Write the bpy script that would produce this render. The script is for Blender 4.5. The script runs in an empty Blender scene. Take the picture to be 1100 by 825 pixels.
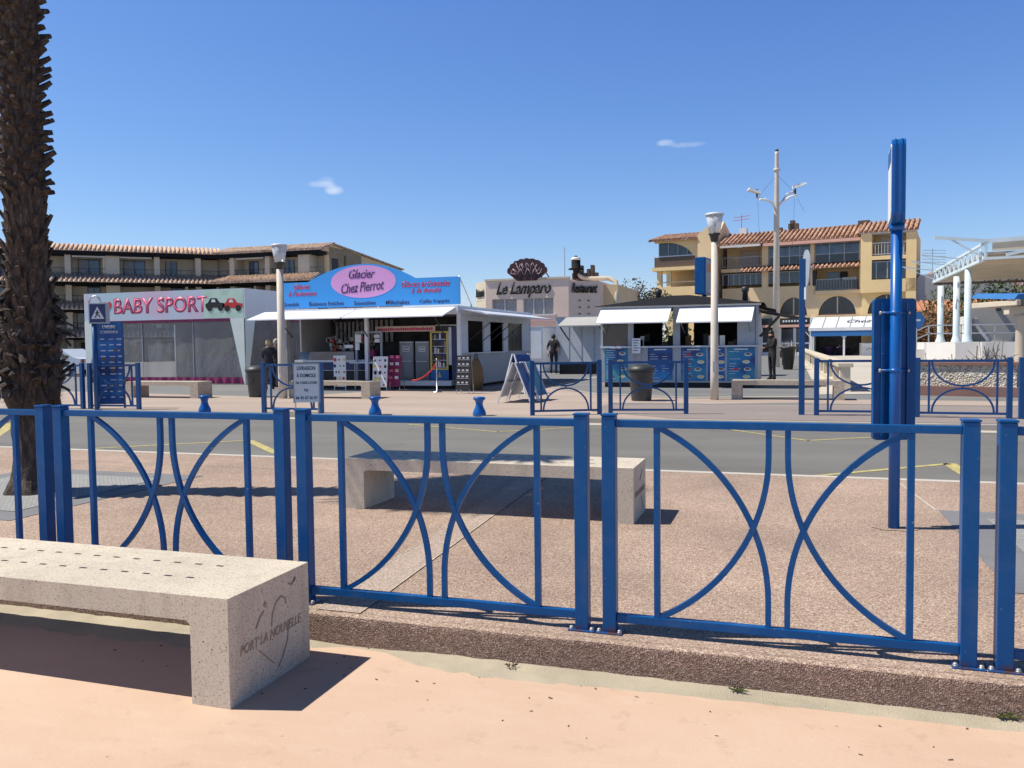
import bpy, bmesh, math, random
from mathutils import Vector, Matrix, noise
random.seed(7)
R = math.radians
SC = bpy.context.scene
COL = SC.collection
# ------------------------------------------------------------------ camera (x runs along the street, y across it)
PW, PH, F = 1100.0, 825.0, 900.0
PITCH, ROLL, TH, EYE = 0.0489, 0.0118, 0.3177, 1.458
def c2w(x, y, z=0.0):            # camera-aligned ground axes -> street axes
    return Vector((x*math.cos(TH) - y*math.sin(TH), x*math.sin(TH) + y*math.cos(TH), z))
_fw = Vector((0, math.cos(PITCH), -math.sin(PITCH))); _u0 = Vector((0, math.sin(PITCH), math.cos(PITCH))); _r0 = Vector((1, 0, 0))
_r = _r0*math.cos(ROLL) - _u0*math.sin(ROLL); _u = _u0*math.cos(ROLL) + _r0*math.sin(ROLL)
FW, RT, UP = [c2w(v.x, v.y, v.z) for v in (_fw, _r, _u)]
CAMP = Vector((0, 0, EYE))
cd = bpy.data.cameras.new('camera'); cam = bpy.data.objects.new('camera', cd); COL.objects.link(cam); SC.camera = cam
cd.sensor_width = 36; cd.lens = F/PW*36; cd.clip_start = .05; cd.clip_end = 3000
cam.matrix_world = Matrix(((RT.x, UP.x, -FW.x, 0), (RT.y, UP.y, -FW.y, 0), (RT.z, UP.z, -FW.z, EYE), (0, 0, 0, 1)))
# ------------------------------------------------------------------ light
SUN_EL = R(57.0)
az = c2w(-math.cos(R(4)), math.sin(R(4)))       # horizontal direction towards the sun
tos = Vector((az.x*math.cos(SUN_EL), az.y*math.cos(SUN_EL), math.sin(SUN_EL)))
ld = bpy.data.lights.new('sun', 'SUN'); ld.energy = 5.0; ld.angle = R(.55); ld.color = (1, .94, .83)
lo = bpy.data.objects.new('sun', ld); COL.objects.link(lo); lo.location = (0, 0, 40); lo.rotation_euler = tos.to_track_quat('Z', 'Y').to_euler()
W = bpy.data.worlds.new('World'); SC.world = W; W.use_nodes = True
wn, wl = W.node_tree.nodes, W.node_tree.links
bg = wn['Background']; bg.inputs[1].default_value = .094
sky = wn.new('ShaderNodeTexSky'); sky.sky_type = 'NISHITA'; sky.sun_disc = False; sky.sun_elevation = SUN_EL
sky.sun_rotation = math.atan2(az.x, az.y); sky.altitude = 10; sky.air_density = 1.0; sky.dust_density = .2; sky.ozone_density = 1.6
SC.view_settings.view_transform = 'Standard'; SC.view_settings.look = 'None'; SC.view_settings.exposure = 0.16; SC.view_settings.gamma = 1
SC.view_settings.use_curve_mapping = False
SC.cycles.diffuse_bounces = 2
def ray(px, py): return FW*F + RT*(px - PW/2) - UP*(py - PH/2)
# two small wisps of cloud, far away in the sky
tc = wn.new('ShaderNodeTexCoord')
tn = wn.new('ShaderNodeMix'); tn.data_type = 'RGBA'; tn.blend_type = 'MULTIPLY'; tn.inputs[0].default_value = 1; wl.new(sky.outputs[0], tn.inputs[6]); tn.inputs[7].default_value = (.86, .95, 1.24, 1); gm = wn.new('ShaderNodeGamma'); gm.inputs[1].default_value = .85; wl.new(tn.outputs[2], gm.inputs[0]); 
_sc = wn.new('ShaderNodeSeparateColor'); _cc = wn.new('ShaderNodeCombineColor'); wl.new(gm.outputs[0], _sc.inputs[0])
for _i, (_k, _e) in enumerate(((.66, 1.45), (.885, 1.25), (1.74, .88))):
    _p = wn.new('ShaderNodeMath'); _p.operation = 'POWER'; wl.new(_sc.outputs[_i], _p.inputs[0]); _p.inputs[1].default_value = _e
    _q = wn.new('ShaderNodeMath'); _q.operation = 'MULTIPLY'; wl.new(_p.outputs[0], _q.inputs[0]); _q.inputs[1].default_value = _k; wl.new(_q.outputs[0], _cc.inputs[_i])

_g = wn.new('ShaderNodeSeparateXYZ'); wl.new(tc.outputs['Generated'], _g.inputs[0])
_rp = wn.new('ShaderNodeValToRGB'); wl.new(_g.outputs[2], _rp.inputs[0])  # added ramp: overhead sky dimmed to weaken the ambient fill
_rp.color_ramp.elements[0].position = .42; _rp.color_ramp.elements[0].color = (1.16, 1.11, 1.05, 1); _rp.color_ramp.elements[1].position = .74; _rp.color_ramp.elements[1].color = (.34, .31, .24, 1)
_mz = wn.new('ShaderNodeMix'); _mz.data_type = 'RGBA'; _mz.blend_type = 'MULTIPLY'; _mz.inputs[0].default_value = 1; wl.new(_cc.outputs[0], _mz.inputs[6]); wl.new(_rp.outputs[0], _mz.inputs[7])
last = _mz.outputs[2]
def cloud(px, py, wx, wy, amt, last, seed):
    d = ray(px, py).normalized()
    rgt = d.cross(Vector((0, 0, 1))).normalized(); upv = rgt.cross(d)
    def dot(v, s):
        n = wn.new('ShaderNodeVectorMath'); n.operation = 'DOT_PRODUCT'; wl.new(tc.outputs['Generated'], n.inputs[0]); n.inputs[1].default_value = v
        m = wn.new('ShaderNodeMath'); m.operation = 'MULTIPLY'; wl.new(n.outputs['Value'], m.inputs[0]); m.inputs[1].default_value = s
        return m.outputs[0]
    a, b, c = dot(rgt, F/wx), dot(upv, F/wy), dot(d, 1)
    def mth(op, x, y=None, clamp=False):
        m = wn.new('ShaderNodeMath'); m.operation = op; m.use_clamp = clamp
        for i, v in enumerate((x, y)):
            if v is None: continue
            if isinstance(v, (int, float)): m.inputs[i].default_value = v
            else: wl.new(v, m.inputs[i])
        return m.outputs[0]
    nz = wn.new('ShaderNodeTexNoise'); nz.inputs['Scale'].default_value = 60; nz.inputs['Detail'].default_value = 5; nz.inputs['Roughness'].default_value = .6
    mp = wn.new('ShaderNodeMapping'); mp.inputs['Location'].default_value = (seed, seed*2, 0); wl.new(tc.outputs['Generated'], mp.inputs[0]); wl.new(mp.outputs[0], nz.inputs['Vector'])
    ns = mth('SUBTRACT', nz.outputs['Fac'], .5); ns = mth('MULTIPLY', ns, 2.2)
    r2 = mth('ADD', mth('MULTIPLY', a, a), mth('MULTIPLY', b, b))
    v = mth('ADD', mth('SUBTRACT', 1.0, r2), ns)
    v = mth('MULTIPLY', v, mth('SUBTRACT', 1.35, r2, True)); v = mth('MULTIPLY', v, amt, True)
    v = mth('MULTIPLY', v, mth('GREATER_THAN', c, .5))
    mx = wn.new('ShaderNodeMix'); mx.data_type = 'RGBA'; wl.new(v, mx.inputs[0]); wl.new(last, mx.inputs[6]); mx.inputs[7].default_value = (8.2, 8.8, 9.8, 1)
    return mx.outputs[2]
for c in ((346, 198, 15, 4.2, .38, 3.1), (358, 204, 11, 5.5, .5, 4.2), (350, 194, 10, 5, .22, 8.8), (716, 153.5, 12, 4.0, .38, 5.5), (738, 155.5, 20, 3.4, .22, 7.3)):
    last = cloud(*c[:5], last, c[5])
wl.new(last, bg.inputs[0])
# ------------------------------------------------------------------ pixel -> place helpers
def gp(px, py, z=0.0):
    d = ray(px, py); k = (z - EYE)/d.z; p = CAMP + d*k; return p.x, p.y
class Pl:
    """vertical plane through (x, y) whose u axis makes angle a with +x"""
    def __init__(s, x, y, a=0.0): s.x, s.y, s.a = x, y, a; s.n = Vector((-math.sin(a), math.cos(a), 0)); s.t = Vector((math.cos(a), math.sin(a), 0))
    def uz(s, px, py, dep=0.0):
        d = ray(px, py); p0 = Vector((s.x, s.y, 0)) + s.n*dep
        k = (p0 - CAMP).dot(s.n)/d.dot(s.n); p = CAMP + d*k
        return (p - p0).dot(s.t), p.z
    def u(s, px, py=370, dep=0.0): return s.uz(px, py, dep)[0]
    def z(s, px, py, dep=0.0): return s.uz(px, py, dep)[1]
# ------------------------------------------------------------------ materials
MATS = {}
def newmat(name):
    m = bpy.data.materials.new(name); m.use_nodes = True; MATS[name] = m
    return m, m.node_tree.nodes, m.node_tree.links, m.node_tree.nodes['Principled BSDF']
def node(N, t, **k):
    n = N.new(t)
    for a, v in k.items():
        if a in n.inputs.keys() if hasattr(n, 'inputs') else False: n.inputs[a].default_value = v
        else: setattr(n, a, v)
    return n
def noise_n(N, L, vec, scale, detail=3, rough=.55):
    n = N.new('ShaderNodeTexNoise'); n.inputs['Scale'].default_value = scale; n.inputs['Detail'].default_value = detail; n.inputs['Roughness'].default_value = rough
    L.new(vec, n.inputs['Vector']); return n.outputs['Fac']
def ramp(N, L, fac, stops):
    r = N.new('ShaderNodeValToRGB'); e = r.color_ramp.elements
    while len(e) < len(stops): e.new(.5)
    for i, (p, c) in enumerate(stops):
        e[i].position = p; e[i].color = (c[0], c[1], c[2], 1) if not isinstance(c, (int, float)) else (c, c, c, 1)
    L.new(fac, r.inputs[0]); return r.outputs[0]
def mixc(N, L, fac, a, b, mode='MIX'):
    m = N.new('ShaderNodeMix'); m.data_type = 'RGBA'; m.blend_type = mode
    for i, v in ((0, fac), (6, a), (7, b)):
        if isinstance(v, (int, float)): m.inputs[i].default_value = v
        elif isinstance(v, tuple): m.inputs[i].default_value = (*v[:3], 1)
        else: L.new(v, m.inputs[i])
    return m.outputs[2]
def bump(N, L, bs, h, strength, dist):
    b = N.new('ShaderNodeBump'); b.inputs['Strength'].default_value = strength; b.inputs['Distance'].default_value = dist
    L.new(h, b.inputs['Height']); L.new(b.outputs[0], bs.inputs['Normal'])
def plain(name, col, rough=.6, metal=0, var=.18, vs=1.5, bmp=0, bsc=40, spec=.5, dirt=0):
    m, N, L, b = newmat(name)
    tcn = N.new('ShaderNodeTexCoord').outputs['Object']
    f = noise_n(N, L, tcn, vs, 5)
    c = ramp(N, L, f, [(.3, tuple(x*(1-var) for x in col)), (.7, tuple(min(1, x*(1+var)) for x in col))])
    if dirt:
        f2 = noise_n(N, L, tcn, vs*6, 6, .7); fr = ramp(N, L, f2, [(.5, 0.0), (.72, dirt)])
        c = mixc(N, L, fr, c, tuple(x*.4 for x in col))
    L.new(c, b.inputs['Base Color']); b.inputs['Roughness'].default_value = rough; b.inputs['Metallic'].default_value = metal
    b.inputs['Specular IOR Level'].default_value = spec
    if bmp: bump(N, L, b, noise_n(N, L, tcn, bsc, 4), bmp, .01)
    return m
def speckled(name, base, dark, light, scale, rough=.85, big=.12, bstr=.5, bd=.004, darkp=.3, lightp=.7, stain=None):
    """exposed-aggregate / terrazzo-like concrete: small stones of several tones"""
    m, N, L, b = newmat(name)
    tcn = N.new('ShaderNodeTexCoord').outputs['Object']
    v = N.new('ShaderNodeTexVoronoi'); v.inputs['Scale'].default_value = scale; L.new(tcn, v.inputs['Vector'])
    sp = N.new('ShaderNodeSeparateColor'); L.new(v.outputs['Color'], sp.inputs[0])
    c = ramp(N, L, sp.outputs[0], [(0, dark), (darkp, base), (lightp, base), (1, light)])
    f = noise_n(N, L, tcn, .9, 6, .6)
    k = ramp(N, L, f, [(.3, 1-big), (.7, 1+big*.6)])
    c = mixc(N, L, 1.0, c, k, 'MULTIPLY')
    if stain:
        fs = noise_n(N, L, tcn, 2.2, 8, .7); fr = ramp(N, L, fs, [(.52, 0.0), (.75, .5)]); c = mixc(N, L, fr, c, stain)
        fs2 = noise_n(N, L, tcn, .33, 4, .6); k2 = ramp(N, L, fs2, [(.38, .84), (.62, 1.08)]); c = mixc(N, L, 1.0, c, k2, 'MULTIPLY')
    if name == 'bench_concrete':      # air holes and run-down dirt
        v3 = N.new('ShaderNodeTexVoronoi'); v3.inputs['Scale'].default_value = 26; L.new(tcn, v3.inputs['Vector'])
        sz = noise_n(N, L, tcn, 7, 3); th_ = N.new('ShaderNodeMath'); th_.operation = 'MULTIPLY'; L.new(sz, th_.inputs[0]); th_.inputs[1].default_value = .20
        lt = N.new('ShaderNodeMath'); lt.operation = 'LESS_THAN'; L.new(v3.outputs['Distance'], lt.inputs[0]); L.new(th_.outputs[0], lt.inputs[1]); c = mixc(N, L, lt.outputs[0], c, (.15, .115, .09))
        mp2 = N.new('ShaderNodeMapping'); mp2.inputs['Scale'].default_value = (5, 5, .8); L.new(tcn, mp2.inputs[0]); fr2 = ramp(N, L, noise_n(N, L, mp2.outputs[0], 1.6, 6, .7), [(.5, 0.0), (.72, .38)]); c = mixc(N, L, fr2, c, (.34, .27, .20))
    L.new(c, b.inputs['Base Color']); b.inputs['Roughness'].default_value = rough
    bump(N, L, b, v.outputs['Distance'], bstr, bd)
    return m
speckled('aggregate', (.405, .285, .215), (.17, .10, .075), (.68, .56, .45), 150, .9, .18, .5, .004, .38, .66, (.33, .24, .20))
speckled('kerb_stone', (.30, .195, .155), (.15, .095, .075), (.50, .38, .31), 130, .95, .18, 1.0, .01, .45, .7, (.10, .07, .06))
speckled('aggregate_grey', (.44, .34, .275), (.24, .17, .13), (.66, .56, .47), 150, .9, .12, .6, .005, .4, .65)
speckled('bench_concrete', (.70, .62, .50), (.36, .27, .20), (.80, .73, .62), 210, .8, .08, .35, .002, .16, .85, (.48, .40, .31))
speckled('bench_concrete_far', (.52, .44, .34), (.30, .24, .18), (.70, .64, .55), 60, .8, .10, .3, .003, .25, .8)
speckled('pebble_wall', (.60, .55, .45), (.32, .28, .22), (.78, .74, .66), 22, .9, .10, 1.0, .05, .4, .8)
plain('sand', (.47, .41, .31), .95, 0, .16, 3, .8, 160)
plain('white_paint', (.78, .79, .80), .5, 0, .05, 1.2, dirt=.12)
plain('white_metal', (.70, .73, .78), .4, 0, .06, 1.0, dirt=.15)
plain('grey_panel', (.36, .40, .45), .45, 0, .10, .8, dirt=.2)
plain('light_grey_panel', (.58, .62, .68), .45, 0, .10, .8, dirt=.2)
plain('flap_white', (.93, .94, .96), .35, 0, .02)
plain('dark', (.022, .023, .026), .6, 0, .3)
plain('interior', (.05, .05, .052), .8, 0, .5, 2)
plain('black_plastic', (.03, .033, .035), .45, 0, .2)
plain('bin_grey', (.042, .047, .05), .5, 0, .15)
plain('steel', (.55, .56, .57), .35, .9, .1)
plain('fridge_steel', (.22, .23, .245), .4, .6, .1)
plain('engraved_stone', (.33, .27, .21), .9, 0, .15, 20)
plain('bolt', (.46, .44, .42), .4, .6, .2, 60)
plain('cream_pole', (.60, .54, .46), .65, 0, .10, 1.5, dirt=.2)
plain('cream_wall', (.64, .56, .43), .85, 0, .10, .5, .2, 20, dirt=.12)
plain('beige_wall', (.66, .57, .43), .85, 0, .12, .4, dirt=.15)  # plain beige, nearly the same tone as the cream wall
plain('yellow_wall', (.86, .64, .33), .85, 0, .08, .3, dirt=.10)
plain('ochre_wall', (.82, .60, .35), .85, 0, .08, .3, dirt=.12)
plain('pink_wall', (.82, .63, .52), .85, 0, .06, .4, dirt=.1)
plain('pinker_wall', (.66, .42, .34), .85, 0, .06, .4, dirt=.1)
plain('pink_trim', (.72, .42, .33), .8, 0, .06)
plain('white_wall', (.68, .655, .63), .85, 0, .06, .6, dirt=.1)
plain('grey_wall', (.42, .41, .40), .9, 0, .08, .5, dirt=.15)
plain('shutter', (.55, .45, .38), .7, 0, .06)
plain('curtain', (.36, .36, .37), .8, 0, .2, 6)
plain('blue_valance', (.03, .16, .42), .6, 0, .08)
plain('pale_blue', (.62, .72, .76), .45, 0, .06, 1, dirt=.1)
plain('navy', (.012, .03, .13), .4, 0, .2)
plain('magenta_cloth', (.24, .02, .10), .6, 0, .3, 4)
plain('mint_panel', (.70, .77, .73), .5, 0, .05)
plain('sign_blue', (.045, .34, .86), .45, 0, .03)
plain('lilac', (.72, .36, .72), .5, 0, .03)
plain('ink_purple', (.05, .015, .12), .6, 0, .1)
plain('ink_navy', (.01, .03, .14), .6, 0, .1)
plain('ink_red', (.45, .03, .10), .6, 0, .1)
plain('ink_black', (.012, .012, .012), .6, 0, .1)
plain('ink_white', (.72, .75, .8), .6, 0, .1)
plain('pink_letters', (.80, .16, .30), .5, 0, .15, 3)
plain('pink_outline', (.35, .03, .10), .5, 0, .1)
plain('red', (.62, .03, .03), .5, 0, .2)
plain('yellow_frame', (.72, .58, .14), .45, 0, .08)
plain('brown_box', (.22, .13, .06), .8, 0, .2)
plain('purple_pot', (.12, .06, .16), .6, 0, .1)
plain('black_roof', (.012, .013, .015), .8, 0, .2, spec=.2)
plain('skin', (.50, .29, .20), .6, 0, .05)
plain('cloth_black', (.012, .012, .015), .85, 0, .3, 12)
plain('cloth_dark', (.022, .024, .032), .85, 0, .3, 12)
plain('cloth_navy', (.03, .05, .12), .8, 0, .3, 12)
plain('cloth_red', (.42, .03, .03), .8, 0, .2, 12)
plain('hair_blond', (.55, .40, .20), .7, 0, .3, 40)
plain('hair_grey', (.42, .36, .30), .7, 0, .3, 40)
plain('hair_dark', (.012, .010, .010), .6, 0, .3, 40)
plain('bark', (.14, .10, .075), .95, 0, .3, 8)
plain('shell', (.05, .014, .022), .6, 0, .3, 3)
plain('neon_off', (.55, .42, .44), .4, 0, .1)
plain('terracotta', (.50, .22, .12), .8, 0, .2, 2)
plain('maroon_coping', (.22, .12, .10), .8, 0, .15)
plain('vent', (.5, .5, .5), .4, .5, .1)
plain('tar', (.03, .03, .032), .7, 0, .2)
plain('car_white', (.62, .68, .76), .25, 0, .02)
plain('car_dark', (.06, .08, .12), .25, 0, .05)
plain('rubber', (.02, .02, .02), .8, 0, .2)
plain('red_lamp', (.5, .02, .02), .3, 0, .1)
def glass(name, col, rough=.08):
    m, N, L, b = newmat(name); tcn = N.new('ShaderNodeTexCoord').outputs['Object']
    c = ramp(N, L, noise_n(N, L, tcn, .8, 3), [(.35, tuple(x*.6 for x in col)), (.65, tuple(x*1.5 for x in col))])
    L.new(c, b.inputs['Base Color']); b.inputs['Roughness'].default_value = rough; b.inputs['Specular IOR Level'].default_value = .8
glass('window_glass', (.035, .045, .06)); glass('window_blue', (.07, .11, .18)); glass('dark_glass', (.012, .013, .016), .15)
m, N, L, b = newmat('clear_sheet')          # plastic side sheets of the marquee
tcn = N.new('ShaderNodeTexCoord').outputs['Object']
mp = N.new('ShaderNodeMapping'); mp.inputs['Scale'].default_value = (1.6, 1.6, .7); L.new(tcn, mp.inputs[0])
c = ramp(N, L, noise_n(N, L, mp.outputs[0], 1.0, 4, .6), [(.3, (.30, .305, .31)), (.7, (.38, .39, .40))])
L.new(c, b.inputs['Base Color']); b.inputs['Roughness'].default_value = .10; b.inputs['Alpha'].default_value = .50
bump(N, L, b, noise_n(N, L, mp.outputs[0], 1.3, 3), .7, .06)
m, N, L, b = newmat('lamp_glass')
b.inputs['Base Color'].default_value = (.80, .83, .83, 1); b.inputs['Roughness'].default_value = .2; b.inputs['Alpha'].default_value = .72; b.inputs['Transmission Weight'].default_value = .25
# promenade: smooth salmon screed with dusting
m, N, L, b = newmat('promenade')
tcn = N.new('ShaderNodeTexCoord').outputs['Object']
c = ramp(N, L, noise_n(N, L, tcn, .55, 6, .6), [(.3, (.57, .39, .28)), (.55, (.62, .44, .325)), (.75, (.66, .50, .385))])
mp = N.new('ShaderNodeMapping'); mp.inputs['Scale'].default_value = (1, 3.2, 1); mp.inputs['Rotation'].default_value = (0, 0, -.25); L.new(tcn, mp.inputs[0])
fs = ramp(N, L, noise_n(N, L, mp.outputs[0], 2.3, 8, .68), [(.5, 0.0), (.7, .45)]); c = mixc(N, L, fs, c, (.66, .50, .39))
fd = ramp(N, L, noise_n(N, L, tcn, 5.5, 8, .75), [(.56, 0.0), (.72, .55)]); c = mixc(N, L, fd, c, (.40, .26, .19))
fg = ramp(N, L, noise_n(N, L, tcn, 220, 2, .5), [(.3, .90), (.7, 1.06)]); c = mixc(N, L, 1.0, c, fg, 'MULTIPLY')
vo = N.new('ShaderNodeTexVoronoi'); vo.inputs['Scale'].default_value = 4.2; vo.inputs['Randomness'].default_value = 1; L.new(tcn, vo.inputs['Vector'])
fv = ramp(N, L, vo.outputs['Distance'], [(.012, 1.0), (.035, 0.0)]); c = mixc(N, L, fv, c, (.33, .20, .13))
L.new(c, b.inputs['Base Color']); b.inputs['Roughness'].default_value = .75
bump(N, L, b, noise_n(N, L, tcn, 30, 6, .6), .25, .006)
# asphalt
def asphalt(name, lo_, hi_, patch):
    m, N, L, b = newmat(name); tcn = N.new('ShaderNodeTexCoord').outputs['Object']
    mp = N.new('ShaderNodeMapping'); mp.inputs['Scale'].default_value = (.25, 1, 1); L.new(tcn, mp.inputs[0])
    c = ramp(N, L, noise_n(N, L, mp.outputs[0], .8, 6, .6), [(.3, lo_), (.7, hi_)])
    fp = ramp(N, L, noise_n(N, L, tcn, .9, 6, .7), [(.55, 0.0), (.7, .5)]); c = mixc(N, L, fp, c, patch)
    g = ramp(N, L, noise_n(N, L, tcn, 60, 3, .7), [(.25, .75), (.75, 1.2)]); c = mixc(N, L, 1.0, c, g, 'MULTIPLY')
    L.new(c, b.inputs['Base Color']); b.inputs['Roughness'].default_value = .85
    bump(N, L, b, noise_n(N, L, tcn, 90, 2), .4, .004)
asphalt('road_asphalt', (.145, .142, .13), (.20, .195, .18), (.12, .115, .10))
asphalt('parking_asphalt', (.16, .165, .17), (.22, .22, .22), (.24, .22, .20))
asphalt('mauve_asphalt', (.24, .20, .185), (.31, .26, .24), (.34, .30, .26))
asphalt('pink_concrete', (.37, .29, .24), (.47, .38, .32), (.40, .27, .21))
asphalt('pale_concrete', (.48, .44, .38), (.58, .53, .47), (.42, .38, .33))
asphalt('granite', (.17, .17, .18), (.24, .24, .25), (.14, .14, .15))
asphalt('kerb_grey', (.34, .31, .27), (.44, .40, .35), (.26, .24, .21))
def setts(name, col, sc):
    m, N, L, b = newmat(name); tcn = N.new('ShaderNodeTexCoord').outputs['Object']
    br = N.new('ShaderNodeTexBrick'); br.inputs['Scale'].default_value = sc; br.inputs['Mortar Size'].default_value = .03
    br.inputs['Color1'].default_value = (*col, 1); br.inputs['Color2'].default_value = (*[x*.8 for x in col], 1); br.inputs['Mortar'].default_value = (*[x*.4 for x in col], 1)
    L.new(tcn, br.inputs['Vector']); L.new(br.outputs['Color'], b.inputs['Base Color']); b.inputs['Roughness'].default_value = .8
setts('setts', (.38, .38, .37), 9)
def worn(name, col, rough):            # road paint
    m, N, L, b = newmat(name); tcn = N.new('ShaderNodeTexCoord').outputs['Object']
    f = ramp(N, L, noise_n(N, L, tcn, 9, 8, .8), [(.42, 0.0), (.62, .75)])
    L.new(mixc(N, L, f, col, (.17, .165, .15)), b.inputs['Base Color']); b.inputs['Roughness'].default_value = rough
worn('yellow_line', (.60, .50, .16), .7); worn('white_line', (.66, .66, .64), .7)
# blue paint with chips and rust
m, N, L, b = newmat('blue_paint')
tcn = N.new('ShaderNodeTexCoord').outputs['Object']
c = ramp(N, L, noise_n(N, L, tcn, 2.5, 5), [(.3, (.0005, .066, .225)), (.7, (.001, .086, .29))])
f = ramp(N, L, noise_n(N, L, tcn, 11, 9, .78), [(.675, 0.0), (.70, 1.0)]); c = mixc(N, L, f, c, (.10, .045, .03))
f = ramp(N, L, noise_n(N, L, tcn, 34, 5, .7), [(.68, 0.0), (.71, .8)]); c = mixc(N, L, f, c, (.30, .38, .46))
sz = N.new('ShaderNodeSeparateXYZ'); L.new(tcn, sz.inputs[0])
low = ramp(N, L, sz.outputs[2], [(.004, 1.0), (.05, 0.0)]); fn = ramp(N, L, noise_n(N, L, tcn, 16, 8, .75), [(.46, 0.0), (.56, 1.0)]); c = mixc(N, L, mixc(N, L, 1.0, low, fn, 'MULTIPLY'), c, (.09, .035, .02))
fd_ = ramp(N, L, noise_n(N, L, tcn, 5, 8, .7), [(.50, 0.0), (.75, .12)]); c = mixc(N, L, fd_, c, (.22, .20, .17))
L.new(c, b.inputs['Base Color']); b.inputs['Roughness'].default_value = .34; b.inputs['Specular IOR Level'].default_value = .22
bump(N, L, b, noise_n(N, L, tcn, 60, 3), .08, .002)
plain('blue_far', (.0015, .065, .22), .42, 0, .12, 3)
plain('blue_sign', (.002, .10, .38), .35, 0, .1, 4)
# palm trunk
m, N, L, b = newmat('palm_bark')
tcn = N.new('ShaderNodeTexCoord').outputs['Object']
mp = N.new('ShaderNodeMapping'); mp.inputs['Scale'].default_value = (9, 9, 2); L.new(tcn, mp.inputs[0])
c = ramp(N, L, noise_n(N, L, mp.outputs[0], 3, 6, .7), [(.3, (.020, .015, .012)), (.52, (.062, .046, .037)), (.75, (.20, .155, .125))])
L.new(c, b.inputs['Base Color']); b.inputs['Roughness'].default_value = .95; bump(N, L, b, noise_n(N, L, mp.outputs[0], 9, 5), .8, .02)
plain('palm_fibre', (.10, .065, .042), .95, 0, .4, 12)
# roof tiles: each half-round channel carries light and dark tiles
def tiles(name, c1, c2, c3):
    m, N, L, b = newmat(name); tcn = N.new('ShaderNodeTexCoord').outputs['Object']
    v = N.new('ShaderNodeTexVoronoi'); v.inputs['Scale'].default_value = 3.0; L.new(tcn, v.inputs['Vector'])
    sp = N.new('ShaderNodeSeparateColor'); L.new(v.outputs['Color'], sp.inputs[0])
    L.new(ramp(N, L, sp.outputs[0], [(0, c1), (.5, c2), (1, c3)]), b.inputs['Base Color']); b.inputs['Roughness'].default_value = .85
tiles('roof_tiles', (.28, .14, .085), (.44, .24, .155), (.60, .40, .28))
tiles('roof_tiles_pale', (.42, .25, .17), (.60, .42, .30), (.70, .54, .42))
def foliage_mat(name, c1, c2):
    m, N, L, b = newmat(name); tcn = N.new('ShaderNodeTexCoord').outputs['Object']
    L.new(ramp(N, L, noise_n(N, L, tcn, 2.2, 4, .7), [(.3, c1), (.7, c2)]), b.inputs['Base Color']); b.inputs['Roughness'].default_value = .7
foliage_mat('leaves', (.025, .05, .014), (.09, .13, .04)); foliage_mat('palm_leaf', (.04, .08, .03), (.09, .14, .05)); foliage_mat('red_leaves', (.12, .05, .02), (.30, .15, .06)); foliage_mat('dry_twigs', (.07, .06, .04), (.16, .13, .08))
foliage_mat('weed', (.06, .09, .02), (.20, .22, .07))
# pictures on posters: blocks of colour
def poster(name, cols, sc, white=.0, seed=0.0):
    m, N, L, b = newmat(name); tcn = N.new('ShaderNodeTexCoord').outputs['Object']
    mp = N.new('ShaderNodeMapping'); mp.inputs['Location'].default_value = (seed, seed, seed); mp.inputs['Scale'].default_value = (1, 1, 1.4); L.new(tcn, mp.inputs[0])
    f = noise_n(N, L, mp.outputs[0], sc, 2, .5)
    L.new(ramp(N, L, f, [(.35 + .3*i/(len(cols)-1), c) for i, c in enumerate(cols)]), b.inputs['Base Color']); b.inputs['Roughness'].default_value = .5
poster('menu_blue', [(.012, .04, .16), (.015, .10, .34), (.03, .26, .60)], 1.1)
poster('menu_bluegreen', [(.02, .06, .22), (.02, .20, .42), (.06, .28, .36)], 1.5, seed=3)
poster('banner_art', [(.44, .62, .70), (.52, .60, .72), (.62, .50, .64)], .5, seed=5)
poster('banner_green', [(.44, .62, .52), (.52, .70, .60), (.38, .56, .44)], .7, seed=8)
poster('shelf_stock', [(.04, .03, .03), (.10, .09, .08), (.26, .10, .08)], 9)
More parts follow.
